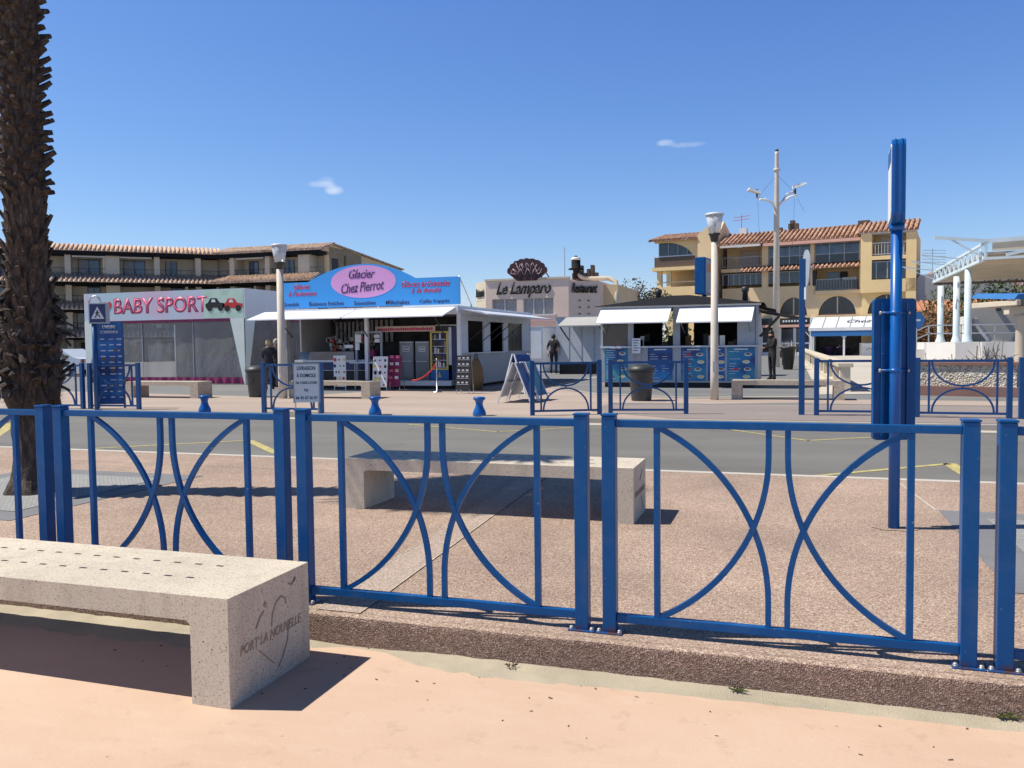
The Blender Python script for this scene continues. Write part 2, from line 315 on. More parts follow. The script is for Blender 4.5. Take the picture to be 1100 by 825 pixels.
# ------------------------------------------------------------------ mesh helpers
def M(n): return MATS[n]
class MB:
    def __init__(s): s.bm = bmesh.new(); s.mats = []; s.cur = 0
    def mat(s, name):
        if name not in s.mats: s.mats.append(name)
        s.cur = s.mats.index(name); return s
    def _new(s, vs, fs, smooth=False):
        bv = [s.bm.verts.new(v) for v in vs]
        for f in fs:
            try: fc = s.bm.faces.new([bv[i] for i in f]); fc.material_index = s.cur; fc.smooth = smooth
            except ValueError: pass
        return bv
    def box(s, x0, x1, y0, y1, z0, z1, bev=0.0):
        if x0 > x1: x0, x1 = x1, x0
        if y0 > y1: y0, y1 = y1, y0
        if z0 > z1: z0, z1 = z1, z0
        vs = [(x, y, z) for z in (z0, z1) for y in (y0, y1) for x in (x0, x1)]
        bv = s._new(vs, [(0, 2, 3, 1), (4, 5, 7, 6), (0, 1, 5, 4), (1, 3, 7, 5), (3, 2, 6, 7), (2, 0, 4, 6)])
        if bev:
            es = set(e for v in bv for e in v.link_edges)
            r = bmesh.ops.bevel(s.bm, geom=list(es), offset=bev, segments=2, affect='EDGES', profile=.6)
            for f in r['faces']: f.material_index = s.cur
        return s
    def hexa(s, p):           # 8 corners: bottom 4 ccw, top 4 ccw
        s._new(p, [(3, 2, 1, 0), (4, 5, 6, 7), (0, 1, 5, 4), (1, 2, 6, 5), (2, 3, 7, 6), (3, 0, 4, 7)]); return s
    def quad(s, *p): s._new(p, [tuple(range(len(p)))]); return s
    def bar(s, a, b, w, h, up=(0, 0, 1)):
        a, b = Vector(a), Vector(b); d = (b-a).normalized(); up = Vector(up)
        if abs(d.dot(up)) > .95: up = Vector((0, 1, 0))
        x = d.cross(up).normalized()*w/2; z = x.cross(d).normalized()*h/2
        s.hexa([a-x-z, a+x-z, b+x-z, b-x-z, a-x+z, a+x+z, b+x+z, b-x+z]); return s
    def tube(s, pts, r, n=8, cap=True, smooth=True):
        pts = [Vector(p) for p in pts]; rs = r if isinstance(r, (list, tuple)) else [r]*len(pts); rings = []
        prev = None
        for i, p in enumerate(pts):
            d = (pts[min(i+1, len(pts)-1)] - pts[max(i-1, 0)]).normalized()
            ref = Vector((0, 0, 1)) if abs(d.z) < .9 else Vector((0, 1, 0))
            if prev is not None: ref = prev
            x = (ref - d*ref.dot(d)).normalized(); y = d.cross(x); prev = x
            rings.append([s.bm.verts.new(p + (x*math.cos(2*math.pi*k/n) + y*math.sin(2*math.pi*k/n))*rs[i]) for k in range(n)])
        for a, b2 in zip(rings, rings[1:]):
            for k in range(n):
                f = s.bm.faces.new((a[k], a[(k+1) % n], b2[(k+1) % n], b2[k])); f.material_index = s.cur; f.smooth = smooth
        if cap:
            for rg, rev in ((rings[0], True), (rings[-1], False)):
                f = s.bm.faces.new(rg[::-1] if rev else rg); f.material_index = s.cur
        return s
    def lathe(s, prof, c=(0, 0, 0), n=24, smooth=True):
        rings = []
        for r, z in prof: rings.append([s.bm.verts.new((c[0]+r*math.cos(2*math.pi*k/n), c[1]+r*math.sin(2*math.pi*k/n), c[2]+z)) for k in range(n)])
        for a, b2 in zip(rings, rings[1:]):
            for k in range(n):
                f = s.bm.faces.new((a[k], a[(k+1) % n], b2[(k+1) % n], b2[k])); f.material_index = s.cur; f.smooth = smooth
        for rg, rev in ((rings[0], True), (rings[-1], False)):
            f = s.bm.faces.new(rg[::-1] if rev else rg); f.material_index = s.cur
        return s
    def prism(s, poly, y0, y1, ax='y'):       # poly in (x, z) extruded along y, or (x, y) along z when ax == 'z', or (y, z) along x
        def P(a, b, t): return (a, t, b) if ax == 'y' else ((a, b, t) if ax == 'z' else (t, a, b))
        n = len(poly)
        s._new([P(a, b, y0) for a, b in poly] + [P(a, b, y1) for a, b in poly],
               [tuple(range(n)), tuple(range(2*n-1, n-1, -1))] + [(i, (i+1) % n + 0, (i+1) % n + n, i+n)[::-1] for i in range(n)])
        return s
    def strip(s, path, w, y0, y1):            # flat bar following a path in the (x, z) plane
        P = [Vector(p) for p in path]; out = []
        for i, p in enumerate(P):
            d = (P[min(i+1, len(P)-1)] - P[max(i-1, 0)]).normalized(); nrm = Vector((-d.y, d.x))*w/2; out.append((p+nrm, p-nrm))
        for (a, b2), (c, d) in zip(out, out[1:]):
            s._new([(a.x, y0, a.y), (b2.x, y0, b2.y), (d.x, y0, d.y), (c.x, y0, c.y), (a.x, y1, a.y), (b2.x, y1, b2.y), (d.x, y1, d.y), (c.x, y1, c.y)],
                   [(0, 1, 2, 3), (7, 6, 5, 4), (0, 3, 7, 4), (1, 5, 6, 2), (0, 4, 5, 1), (2, 6, 7, 3)])
        return s
    def ribs(s, x0, x1, ya, za, yb, zb, pitch, r, slab=.06):   # tiled slope: from (ya,za) low edge to (yb,zb) high edge, ribs along the slope
        s.hexa([(x0, ya, za-slab), (x1, ya, za-slab), (x1, yb, zb-slab), (x0, yb, zb-slab), (x0, ya, za), (x1, ya, za), (x1, yb, zb), (x0, yb, zb)])
        k = max(1, int(round((x1-x0)/pitch)))
        for i in range(k):
            x = x0 + (i+.5)*(x1-x0)/k; s.tube([(x, ya-.03, za+r*.3), (x, yb, zb+r*.3)], r, 6)
        return s
    def build(s, name, mat=None, parent=None, loc=None, recalc=True):
        if recalc: bmesh.ops.recalc_face_normals(s.bm, faces=s.bm.faces[:])
        me = bpy.data.meshes.new(name); s.bm.to_mesh(me); s.bm.free()
        for mn in (s.mats if s.mats else [mat]): me.materials.append(M(mn))
        o = bpy.data.objects.new(name, me); COL.objects.link(o)
        if parent: o.parent = parent
        if loc is not None: o.location = loc
        return o
def tag(o, label=None, cat=None, group=None, kind=None):
    if label: o['label'] = label
    if cat: o['category'] = cat
    if group: o['group'] = group
    if kind: o['kind'] = kind
    return o
def thing(name, label, cat, loc=(0, 0, 0), rz=0.0, group=None):
    o = bpy.data.objects.new(name, None); o.empty_display_size = .2; COL.objects.link(o); o.location = loc; o.rotation_euler = (0, 0, rz)
    return tag(o, label, cat, group)
def dup(root, loc, rz=0.0, label=None):
    def cp(o, par):
        c = o.copy(); COL.objects.link(c); c.parent = par
        for ch in list(kids.get(o.name, [])): cp(ch, c)
        return c
    kids = {}
    for o in COL.objects:
        if o.parent: kids.setdefault(o.parent.name, []).append(o)
    r = cp(root, None); r.location = loc; r.rotation_euler = (0, 0, rz)
    if label: r['label'] = label
    return r
def b1(name, mat, parent, *a, **k): return MB().box(*a, **k).build(name, mat, parent)
def text(name, s, mat, parent, x, z, y, h, w=None, shear=0.0, bold=0.0, rz=0.0, ext=.006, align='CENTER', face='-y', spacing=1.0, roll=0.0):
    """writing standing upright on a wall that faces -y (or +x) at plane y; x, z give the centre; h letter height, w total width"""
    cu = bpy.data.curves.new(name, 'FONT'); cu.body = s; cu.size = 1; cu.shear = shear; cu.offset = bold; cu.extrude = .0; cu.space_character = spacing; cu.align_x = 'CENTER'
    cu.resolution_u = 3
    tmp = bpy.data.objects.new('tmp', cu); COL.objects.link(tmp)
    me = bpy.data.meshes.new_from_object(tmp.evaluated_get(bpy.context.evaluated_depsgraph_get())); bpy.data.objects.remove(tmp)
    xs = [v.co.x for v in me.vertices]; ys = [v.co.y for v in me.vertices]
    if not xs: return None
    cx, cy = (min(xs)+max(xs))/2, (min(ys)+max(ys))/2; W0, H0 = max(xs)-min(xs), max(ys)-min(ys)
    sy = h/H0; sx = (w/W0) if w else sy
    bm = bmesh.new(); bm.from_mesh(me)
    for v in bm.verts:
        a, c = (v.co.x-cx)*sx, (v.co.y-cy)*sy
        a, c = a*math.cos(roll) - c*math.sin(roll), a*math.sin(roll) + c*math.cos(roll)
        v.co = (x+a, y, z+c) if face == '-y' else (y, x+a, z+c)
    r = bmesh.ops.extrude_face_region(bm, geom=bm.faces[:])
    off = Vector((0, -ext, 0)) if face == '-y' else Vector((ext, 0, 0))
    for v in [g for g in r['geom'] if isinstance(g, bmesh.types.BMVert)]: v.co += off
    bmesh.ops.recalc_face_normals(bm, faces=bm.faces[:])
    me2 = bpy.data.meshes.new(name); bm.to_mesh(me2); bm.free(); me2.materials.append(M(mat))
    o = bpy.data.objects.new(name, me2); COL.objects.link(o)
    if parent: o.parent = parent
    return o
def sheet(name, poly, z, mat, label=None):
    m = MB(); m._new([(x, y, 0) for x, y in poly], [tuple(range(len(poly)))])
    o = m.build(name, mat, None, (0, 0, z)); 
    for f in o.data.polygons:
        if f.normal.z < 0: f.flip()
    return tag(o, kind='structure')
def line_on(name, pts, w, z, mat):
    m = MB()
    P = [Vector(p) for p in pts]
    for a, b2 in zip(P, P[1:]):
        d = (b2-a).normalized(); n = Vector((-d.y, d.x))*w/2; a2, b3 = a-d*w*.3, b2+d*w*.3
        m._new([(*(a2-n), 0), (*(b3-n), 0), (*(b3+n), 0), (*(a2+n), 0)], [(0, 1, 2, 3)])
        z += .0  
    o = m.build(name, mat, None, (0, 0, z)); return tag(o, kind='structure')
# ================================================================== SETTING
sheet('ground', [(-900, -400), (900, -400), (900, 1500), (-900, 1500)], -.34, 'pale_concrete')
sheet('promenade', [(-70, -60), (70, -60), (70, 3.96), (-70, 3.96)], -.165, 'promenade')
# near kerb, edge rounded; then the pavement it holds
k = MB(); prof = [(3.945, -.33), (3.940, -.035), (3.943, -.022), (3.950, -.010), (3.960, -.003), (3.975, 0), (4.0, 0), (4.0, -.33)]
n = 240; x0, x1 = -30., 16.
rows = []
for i in range(n+1):
    x = x0 + (x1-x0)*i/n; rows.append([k.bm.verts.new((x, y + (noise.noise(Vector((x*5, z*9, 2)))*.004 if y < 3.99 else 0), z + (noise.noise(Vector((x*4, 7, z)))*.003 if z > -.3 and y < 3.99 else 0))) for y, z in prof])
for a, b2 in zip(rows, rows[1:]):
    for j in range(len(prof)-1):
        f = k.bm.faces.new((a[j], b2[j], b2[j+1], a[j+1])); f.smooth = True
        k.mat('kerb_stone' if j < 3 else 'aggregate'); f.material_index = k.cur
tag(k.build('kerb'), kind='structure')
tag(MB().box(-70, 70, 4.0, 9.38, -.33, 0).build('pavement', 'aggregate'), kind='structure')
tag(MB().box(-70, 70, 9.382, 9.50, -.33, .002).build('pavement_edge', 'pale_concrete'), kind='structure')
sheet('road', [(-70, 9.4), (70, 9.4), (70, 15.8), (-70, 15.8)], -.10, 'road_asphalt')
sheet('gutter', [(-70, 15.35), (70, 15.35), (70, 15.72), (-70, 15.72)], -.096, 'pale_concrete')
tag(MB().box(-70, 70, 15.7, 15.86, -.33, .004, .012).build('far_kerb', 'kerb_grey'), kind='structure')
sheet('plaza', [(-700, 15.86), (700, 15.86), (700, 1200), (-700, 1200)], 0, 'parking_asphalt')
g = gp
sheet('far_pavement', [(-60, 15.86), (-1.5, 15.86), (-3.3, 17.6), g(655, 433), g(700, 433), g(760, 434), g(860, 433), g(880, 434), (60, 19.6), (60, 21.8), (0.6, 21.6), g(740, 428), g(640, 424), g(560, 412), g(500, 418), g(440, 418), g(300, 427), g(100, 421), (-60, 23.2)], .004, 'pink_concrete')
sheet('asphalt_path', [(-2.0, 15.86), (30, 15.86), (30, 19.3), g(880, 435), g(760, 435.5), g(700, 434.5), g(650, 435), (-3.9, 17.2)], .008, 'mauve_asphalt')
sheet('stone_path', [g(880, 424), g(860, 384.5), g(905, 382), g(1200, 384), g(1300, 421), g(1100, 422)], .008, 'pale_concrete')
sheet('parking_edge', [g(560, 412), g(640, 424), g(740, 428), g(860, 427), g(860, 425.8), g(740, 426.8), g(642, 422.8), g(566, 411.6)], .012, 'kerb_grey')
for nm, pts, w in (('parking_line', [g(600, 413), g(692, 395.5)], .14), ('parking_line', [g(578, 402), g(645, 392.5)], .14), ('parking_line', [g(648, 413), g(690, 409)], .14), ('parking_line', [g(545, 404), g(596, 396)], .12)):
    line_on(nm, pts, w, .010, 'white_line')
zr = -.10
for pts, w in (([g(-30, 483, zr), g(12, 455, zr)], .28), ([g(100, 482, zr), g(262, 473.5, zr)], .09), ([g(268, 473.5, zr), g(297, 487, zr)], .14),
               ([g(440, 456, zr), g(535, 464, zr), g(612, 459.5, zr)], .07), ([g(745, 456, zr), g(868, 473.5, zr), g(960, 468.5, zr)], .07),
               ([g(858, 513, zr), g(1018, 498.5, zr)], .09), ([g(1020, 498.5, zr), g(1042, 512, zr)], .16)):
    line_on('yellow_marking', pts, w, zr+.004, 'yellow_line')
0 and line_on('tar_seam', [g(40, 462, zr), g(560, 474, zr), g(1150, 497, zr)], .05, zr+.008, 'tar')
0 and line_on('tar_seam', [g(180, 452, zr), g(700, 468, zr)], .035, zr+.008, 'tar')
# slab surrounds of the street trees and the joints of the pavement
def grate(x0, x1, y0, y1):
    sheet('paving_border', [(x0, y0), (x1, y0), (x1, y1), (x0, y1)], .004, 'granite')
    sheet('paving_setts', [(x0+.3, y0+.3), (x1-.3, y0+.3), (x1-.3, y1-.3), (x0+.3, y1-.3)], .008, 'setts')
grate(-8.68, -6.26, 5.36, 7.84); grate(1.22, 3.70, 5.36, 7.80)
sheet('joint_band', [(-2.46, 3.995), (-2.20, 3.995), (-2.52, 9.38), (-2.78, 9.38)], .004, 'aggregate_grey')
for s_ in (0, .26): line_on('pavement_joint', [(-2.46+s_, 4.0), (-2.78+s_, 9.38)], .010, .006, 'bench_concrete_far')
line_on('pavement_joint', [(1.06, 9.38), (1.20, 7.8)], .02, .004, 'pale_concrete')
line_on('pavement_joint', [(-9.0, 8.5), (-3.0, 8.5)], .012, .004, 'aggregate_grey')
# drift of sand lying against the kerb
def sand_w(x):
    t = noise.noise(Vector((x*.9, 3, 0)))*.12 + noise.noise(Vector((x*3.3, 9, 0)))*.055 + noise.noise(Vector((x*11, 1, 0)))*.012
    pts = [(-9, .28), (-4.5, .26), (-3.0, .30), (-2.45, .12), (-2.25, .02), (-2.0, .03), (-1.78, .13), (-1.4, .20), (-.9, .17), (-.2, .14), (.4, .11), (1.0, .10), (2.5, .13), (9, .14)]
    for (a, wa), (b2, wb) in zip(pts, pts[1:]):
        if a <= x <= b2: w = wa + (wb-wa)*(x-a)/(b2-a); break
    return max(.015, w + t*.42)
s_ = MB(); rows = []
for i in range(521):
    x = -8 + i*.03; w = sand_w(x)
    rows.append([s_.bm.verts.new((x, 3.95 - w*j/8, -.166 + .015*(1-j/8)**1.3*min(1, w/.15) + .002*(j < 8) + (noise.noise(Vector((x*9, j*.9, 4)))*.007*(j < 8)*min(1, w/.2)))) for j in range(9)])
for a, b2 in zip(rows, rows[1:]):
    for j in range(8): f = s_.bm.faces.new((a[j], a[j+1], b2[j+1], b2[j])); f.smooth = True
so = s_.build('sand', 'sand'); tag(so, kind='stuff'); so['label'] = 'strip of grey beach sand drifted along the foot of the kerb'; so['category'] = 'sand'
# ================================================================== NEAR FENCE
PITCHF, GAP, S0, DF = 1.748, .1419, -.912, 4.1024
def near_fence():
    Lp = PITCHF-GAP; r = thing('metal_fence', 'x', 'fence', (0, 0, 0))
    for x in (0, Lp):
        p = MB().box(x-.034, x+.034, -.034, .034, .006, 1.09, .004).build('post', 'blue_paint', r)
        MB().box(x-.038, x+.038, -.038, .038, 1.091, 1.102, .004).build('cap', 'blue_paint', p)
        bp = MB().box(x-.068, x+.068, -.055, .045, 0, .007, .002).build('base_plate', 'blue_paint', r)
        for dx in (-.052, .052):
            MB().lathe([(.013, .007), (.013, .010), (.011, .011), (.011, .016), (.009, .020), (.004, .022)], (x+dx, -.03, 0), 8).build('bolt', 'bolt', bp)
    zt, zb = 1.035, .095
    MB().box(.0345, Lp-.0345, -.02, .02, zt, zt+.036, .003).build('top_rail', 'blue_paint', r)
    MB().box(.0345, Lp-.0345, -.02, .02, zb-.04, zb, .003).build('bottom_rail', 'blue_paint', r)
    xi = .236; cx = Lp/2
    for x in (xi, Lp-xi): MB().box(x-.015, x+.015, -.015, .015, zb, zt, .002).build('upright', 'blue_paint', r)
    x0, x1 = xi+.012, cx-.043; dz, dx = .82, x1-x0; rad = (dx*dx+dz*dz)/(2*dx)
    a1 = math.asin(dz/rad)
    for mirror in (1, -1):
        for flip in (0, 1):
            path = []
            for i in range(19):
                a = a1*(1-i/18); path.append((x1-rad+rad*math.cos(a), zb+.12+rad*math.sin(a)))
            path.append((x1, zb))
            q = [((x if mirror == 1 else Lp-x), (z if not flip else zb+zt-z)) for x, z in path]
            e = .0135 if flip else .0115
            MB().strip(q, .027, -e, e).build('curved_bar', 'blue_paint', r)
    return r
f0 = near_fence()
labs = ['near blue fence panel cut by the left edge of the photo, beside the palm trunk', 'near blue fence panel behind the big concrete bench, right of the palm trunk',
        'near blue fence panel in front of the pavement bench', 'near blue fence panel right of the pavement bench, largest one fully in view',
        'near blue fence panel cut off by the right edge of the photo']
for i, k_ in enumerate((-1, 0, 1, 2, 3)):
    loc = (S0+(k_-2)*PITCHF+GAP/2, DF, 0)
    if i == 0: f0.location = loc; o = f0
    else: o = dup(f0, loc)
    o['label'] = labs[i]; o['group'] = 'blue fence panels along the near kerb'
# ================================================================== BENCHES
def bench(loc, Lb, D, H, leg, slab, label, mat, slots=False, rz=0, group='concrete benches'):
    r = thing('concrete_bench', label, 'bench', loc, rz, group)      # origin: front right corner at ground, bench extends to -x and +y
    e = .012
    m = MB(); c_ = .02; m.prism([(-Lb, 0), (-Lb+leg, 0), (-Lb+leg, H-slab-c_), (-Lb+leg+c_, H-slab), (-leg-c_, H-slab), (-leg, H-slab-c_), (-leg, 0), (0, 0), (0, H), (-Lb, H)], 0, D)
    es = [e_ for e_ in m.bm.edges if len(e_.link_faces) == 2 and e_.calc_face_angle(0) > R(60) and max(v.co.z for v in e_.verts) > .02]
    bmesh.ops.recalc_face_normals(m.bm, faces=m.bm.faces[:]); bmesh.ops.bevel(m.bm, geom=es, offset=.011, segments=3, affect='EDGES', profile=.5)
    m.build('body', mat, r)
    return r
nb = bench((-2.36, 3.09, -.165), 2.62, .66, .50, .205, .115, 'big pale concrete bench in the foreground, engraved with the town name on its end', 'bench_concrete')
for row, (px, py), cnt in ((0, (236.4, 607.6), 19), (1, (204.4, 620), 18)):
    sx, sy = gp(px, py, .337)
    sp = .132
    for i in range(cnt):
        x = sx - i*sp - (-2.36); y = sy - 3.09
        if x < -2.55: break
        MB().box(x-.020, x+.020, y-.0075, y+.0075, .494, .5012).build('slot', 'dark', nb)
# engraving on the end face
eg = text('engraving', 'PORT LA NOUVELLE', 'engraved_stone', nb, .33, .235, .0015, .046, .50, shear=.25, face='+x', ext=.0018, spacing=1.05)
def stroke(pts, w):
    m = MB()
    for (a, b2), (c, d) in zip(pts, pts[1:]):
        m.bar((.0022, a, b2), (.0022, c, d), .004, w, up=(0, 0, 1))
    return m.build('engraving', 'engraved_stone', nb)
stroke([(.20, .30), (.235, .345), (.265, .365)], .008); stroke([(.27, .385), (.285, .40)], .022)
stroke([(.325, .27), (.335, .33), (.365, .375), (.41, .395), (.445, .375), (.45, .345)], .007)
stroke([(.47, .24), (.455, .16), (.41, .09), (.375, .055)], .006); stroke([(.22, .19), (.30, .12), (.34, .085)], .004)
stroke([(.475, .44), (.505, .425), (.535, .455), (.52, .435)], .008)
b2_ = bench((-1.16, 6.59, 0), 2.60, .60, .45, .20, .10, 'pale concrete bench standing on the near pavement behind the fence, half in palm shade', 'bench_concrete')
for row in range(2):
    for i in range(18):
        x = -.25 - i*.125 - row*.06; MB().box(x-.025, x+.025, .18+row*.22, .192+row*.22, .443, .4512).build('slot', 'dark', b2_)
text('engraving', 'PORT LA NOUVELLE', 'engraved_stone', b2_, .30, .22, .0015, .045, .46, shear=.25, face='+x', ext=.0018)
MB().bar((.0022, .30, .31), (.0022, .42, .38), .004, .008).bar((.0022, .38, .16), (.0022, .44, .06), .004, .008).build('engraving', 'engraved_stone', b2_)
far_b = [((-15.75, 19.6), 'tan concrete bench across the road in front of the marquee'),
         ((-10.62, 20.1), 'tan concrete bench across the road behind the white delivery board')]
for (x, y), lb in far_b: bench((x, y, 0), 2.5, .62, .47, .26, .11, lb, 'bench_concrete_far')
bench((gp(906, 429)[0], 21.3, 0), 2.6, .62, .47, .24, .11, 'tan concrete bench across the road right of the right street lamp', 'bench_concrete_far')
# ================================================================== SIGN POLES
x, y = gp(960, 567.5)
r = thing('bus_stop_sign', 'tall blue pole with an edge-on lightbox and a large blue board bolted on', 'sign', (x, y, 0))
MB().lathe([(.041, 0), (.041, 2.36)], (0, 0, 0), 24).build('pole', 'blue_sign', r)
pc = Pl(x, y, TH)      # picture-parallel plane through the pole
PR = thing  # alias
def lp(px, py, dep=0): # point in r-local coordinates at given depth behind pole, in picture plane
    u, z = pc.uz(px, py, dep); p = pc.t*u + pc.n*dep; return p.x, p.y, z
# timetable board behind the pole (seen from its back)
m = MB(); t_ = pc.t; n_ = pc.n
def rbox(m, u0, u1, d0, d1, z0, z1, rad=0.0, tt=t_, nn=n_, bev=.0):
    if rad:
        pts = []
        for cx, cz, a0 in ((u1-rad, z1-rad, 0), (u0+rad, z1-rad, 90), (u0+rad, z0+rad, 180), (u1-rad, z0+rad, 270)):
            for i in range(6): a = R(a0+i*18); pts.append((cx+rad*math.cos(a), cz+rad*math.sin(a)))
    else: pts = [(u0, z0), (u1, z0), (u1, z1), (u0, z1)]
    k_ = len(pts); V = [tuple(tt*u + nn*d0 + Vector((0, 0, z))) for u, z in pts] + [tuple(tt*u + nn*d1 + Vector((0, 0, z))) for u, z in pts]
    m._new(V, [tuple(range(k_)), tuple(range(2*k_-1, k_-1, -1))] + [(i, i+k_, (i+1) % k_+k_, (i+1) % k_) for i in range(k_)])
    return m
u0, z1 = pc.uz(938, 321, .08); u1, z0 = pc.uz(981.5, 472, .08)
bd = rbox(m, u0, u1, .06, .10, z0, z1, .03).build('board', 'blue_paint', r)
m = MB(); rbox(m, u0+.055, u0+.075, .045, .0595, z0+.03, z1-.03); rbox(m, u1-.075, u1-.055, .045, .0595, z0+.03, z1-.03); m.build('stiffener', 'blue_paint', bd)
for zz in (z1-.11, z1-.55):
    MB().tube([tuple(t_*(-.10)+n_*.03+Vector((0, 0, zz))), tuple(t_*.10+n_*.03+Vector((0, 0, zz)))], .009, 8).build('bracket', 'blue_sign', r)
    MB().lathe([(.046, zz-.014), (.046, zz+.014)], (0, 0, 0), 20).build('clamp', 'blue_sign', r)
    for s2 in (-1, 1): MB().tube([tuple(t_*(.10*s2)+n_*.02+Vector((0, 0, zz))), tuple(t_*(.115*s2)+n_*.02+Vector((0, 0, zz)))], .014, 8).build('bolt', 'bolt', r)
# head: a box seen edge-on, its lit face turned left
hz0, hz1 = pc.z(961, 241), pc.z(961, 154); aa = R(21.5)
ht = (pc.n*math.cos(aa) + pc.t*math.sin(aa)); hn = Vector((-ht.y, ht.x, 0))
m = MB(); rbox(m, -.20, .26, -.046, .046, hz0, hz1, .06, ht, hn); hb = m.build('head', 'blue_sign', r)
m = MB()
for k2 in (-.022, .022): rbox(m, -.206, .266, k2-.004, k2+.004, hz0-.006, hz1+.006, .064, ht, hn)
m.build('seam', 'blue_paint', hb)
m = MB(); rbox(m, -.17, .23, .047, .052, hz0+.03, hz1-.03, .04, ht, hn); m.build('face', 'white_paint', hb)
m = MB(); rbox(m, -.15, .21, .0525, .055, hz1-.16, hz1-.05, 0, ht, hn); m.build('face_band', 'blue_paint', hb)
MB().lathe([(.055, hz0-.05), (.055, hz0-.002)], (0, 0, 0), 20).build('collar', 'blue_sign', r)
_px, _py = gp(960, 567.5); random.seed(77)
sheet('cement_patch', [(_px+(.10+.05*random.random())*math.cos(i*.4)*1.3, _py+(.09+.05*random.random())*math.sin(i*.4)) for i in range(15)], .004, 'aggregate')
# far round sign on blue post
x, y = gp(861, 446); r = thing('road_sign', 'slim blue post across the road with a round sign seen almost edge-on', 'sign', (x, y, 0))
q = Pl(x, y, TH); MB().box(-.055, .055, -.035, .035, 0, q.z(860, 278), .008).build('post', 'blue_far', r)
zc = q.z(863, 289); m = MB()
tt = (q.n*math.cos(R(8.5)) + q.t*math.sin(R(8.5))); nn = Vector((-tt.y, tt.x, 0)); off = q.t*.06 - q.n*.05
ring = [(tt*math.cos(a)*.36 + Vector((0, 0, math.sin(a)*.36))) + off for a in [i*2*math.pi/36 for i in range(36)]]
def disc(m, ring, n, d0, d1):
    k_ = len(ring); V = [tuple(v+n*d0+Vector((0, 0, zc))) for v in ring]+[tuple(v+n*d1+Vector((0, 0, zc))) for v in ring]
    m._new(V, [tuple(range(k_)), tuple(range(2*k_-1, k_-1, -1))]+[(i, i+k_, (i+1) % k_+k_, (i+1) % k_) for i in range(k_)])
disc(m, ring, nn, -.012, .012); d_ = m.build('sign_disc', 'grey_panel', r)
m = MB(); disc(m, [(v-off)*.95+off for v in ring], nn, -.016, -.0125); m.build('sign_face', 'ink_red', d_)
zz = q.z(861, 322); z2 = q.z(861, 309)
m = MB(); V = []
m.hexa([tuple(off*.6+tt*a*.16+nn*b2+Vector((0, 0, z))) for z in (zz, z2) for a, b2 in ((-1, -.01), (1, -.01), (1, .01), (-1, .01))]); m.build('plate', 'white_metal', r)
# pedestrian crossing lightbox, left
x, y = gp(104, 440); q = Pl(x, y, TH); r = thing('crossing_sign', 'square blue pedestrian crossing lightbox with white triangle on a blue pole by the marquee', 'sign', (x, y, 0), TH)
MB().lathe([(.05, 0), (.05, q.z(104, 345))], (0, 0, 0), 16).build('pole', 'blue_far', r)
u0, z1 = q.uz(94.5, 325.5, -.1); u1, z0 = q.uz(115, 347.5, -.1)
bx = MB().box(u0, u1, -.10, .05, z0, z1, .01).build('lightbox', 'grey_panel', r)
MB().box(u0+.03, u1-.03, -.104, -.1005, z0+.03, z1-.03).build('panel', 'navy', bx)
cx, cz, w_ = (u0+u1)/2, (z0+z1)/2, (u1-u0)
MB().prism([(cx-w_*.36, cz-w_*.30), (cx+w_*.36, cz-w_*.30), (cx, cz+w_*.36)], -.108, -.1045).build('triangle', 'ink_white', bx)
m = MB(); z_ = cz-w_*.02
m.lathe([(.001, -.02), (.014, -.012), (.018, 0), (.014, .012), (.001, .02)], (cx, -.111, cz+w_*.13), 10)
for a, b2, w2 in (((cx, cz+w_*.09), (cx-.01, cz-w_*.06), .035), ((cx-.01, cz-w_*.06), (cx-.06, cz-w_*.24), .02), ((cx-.01, cz-w_*.06), (cx+.05, cz-w_*.15), .02), ((cx+.05, cz-w_*.15), (cx+.06, cz-w_*.24), .018),
                  ((cx, cz+w_*.07), (cx-.06, cz-w_*.02), .015), ((cx, cz+w_*.07), (cx+.055, cz-w_*.01), .015)):
    m.strip([a, b2], w2, -.113, -.109)
m.build('walking_figure', 'ink_black', bx)
MB().tube([(-.1, 0, z1), (-.06, 0, z1+.12), (.05, 0, z1+.17), (.14, 0, z1+.12), (.2, 0, z1)], .022, 8).build('lamp_arch', 'steel', r)
# blue menu board next to it
xb, yb = gp(118, 438.5); q = Pl(xb, yb, TH); u0, z1 = q.uz(104, 346); u1, z0 = q.uz(133.5, 434)
r = thing('menu_board', 'tall blue painted menu board with white lettering leaning behind the left far fence', 'board', (xb, yb, 0), TH)
pb = MB().box(u0, u1, -.02, .02, z0, z1, .005).build('panel', 'menu_blue', r)
MB().box(u0-.035, u0-.001, -.03, .03, 0, z1+.02).build('frame', 'blue_far', r); MB().box(u1+.001, u1+.03, -.03, .03, 0, z1).build('frame', 'blue_far', r)
cx = (u0+u1)/2
text('lettering', "L'HEURE", 'ink_white', pb, cx, z1-.12, -.021, .07, .30, bold=.01); text('lettering', 'LE SANDWICH', 'ink_white', pb, cx, z1-.24, -.021, .07, .42, bold=.01)
random.seed(3)
m = MB()
for i in range(11):
    for j in range(3):
        xx = u0+.08+j*.2+random.uniform(-.02, .02); zz = z1-.42-i*.14
        m.box(xx, xx+random.uniform(.06, .14), -.024, -.021, zz, zz+random.uniform(.014, .03))
m.build('print', 'ink_white', pb)
m = MB()
for i in range(8): xx = u0+.08+random.random()*.45; zz = z1-.42-random.random()*1.2; m.box(xx, xx+.09, -.026, -.021, zz, zz+.06)
m.build('print', 'brown_box', pb)
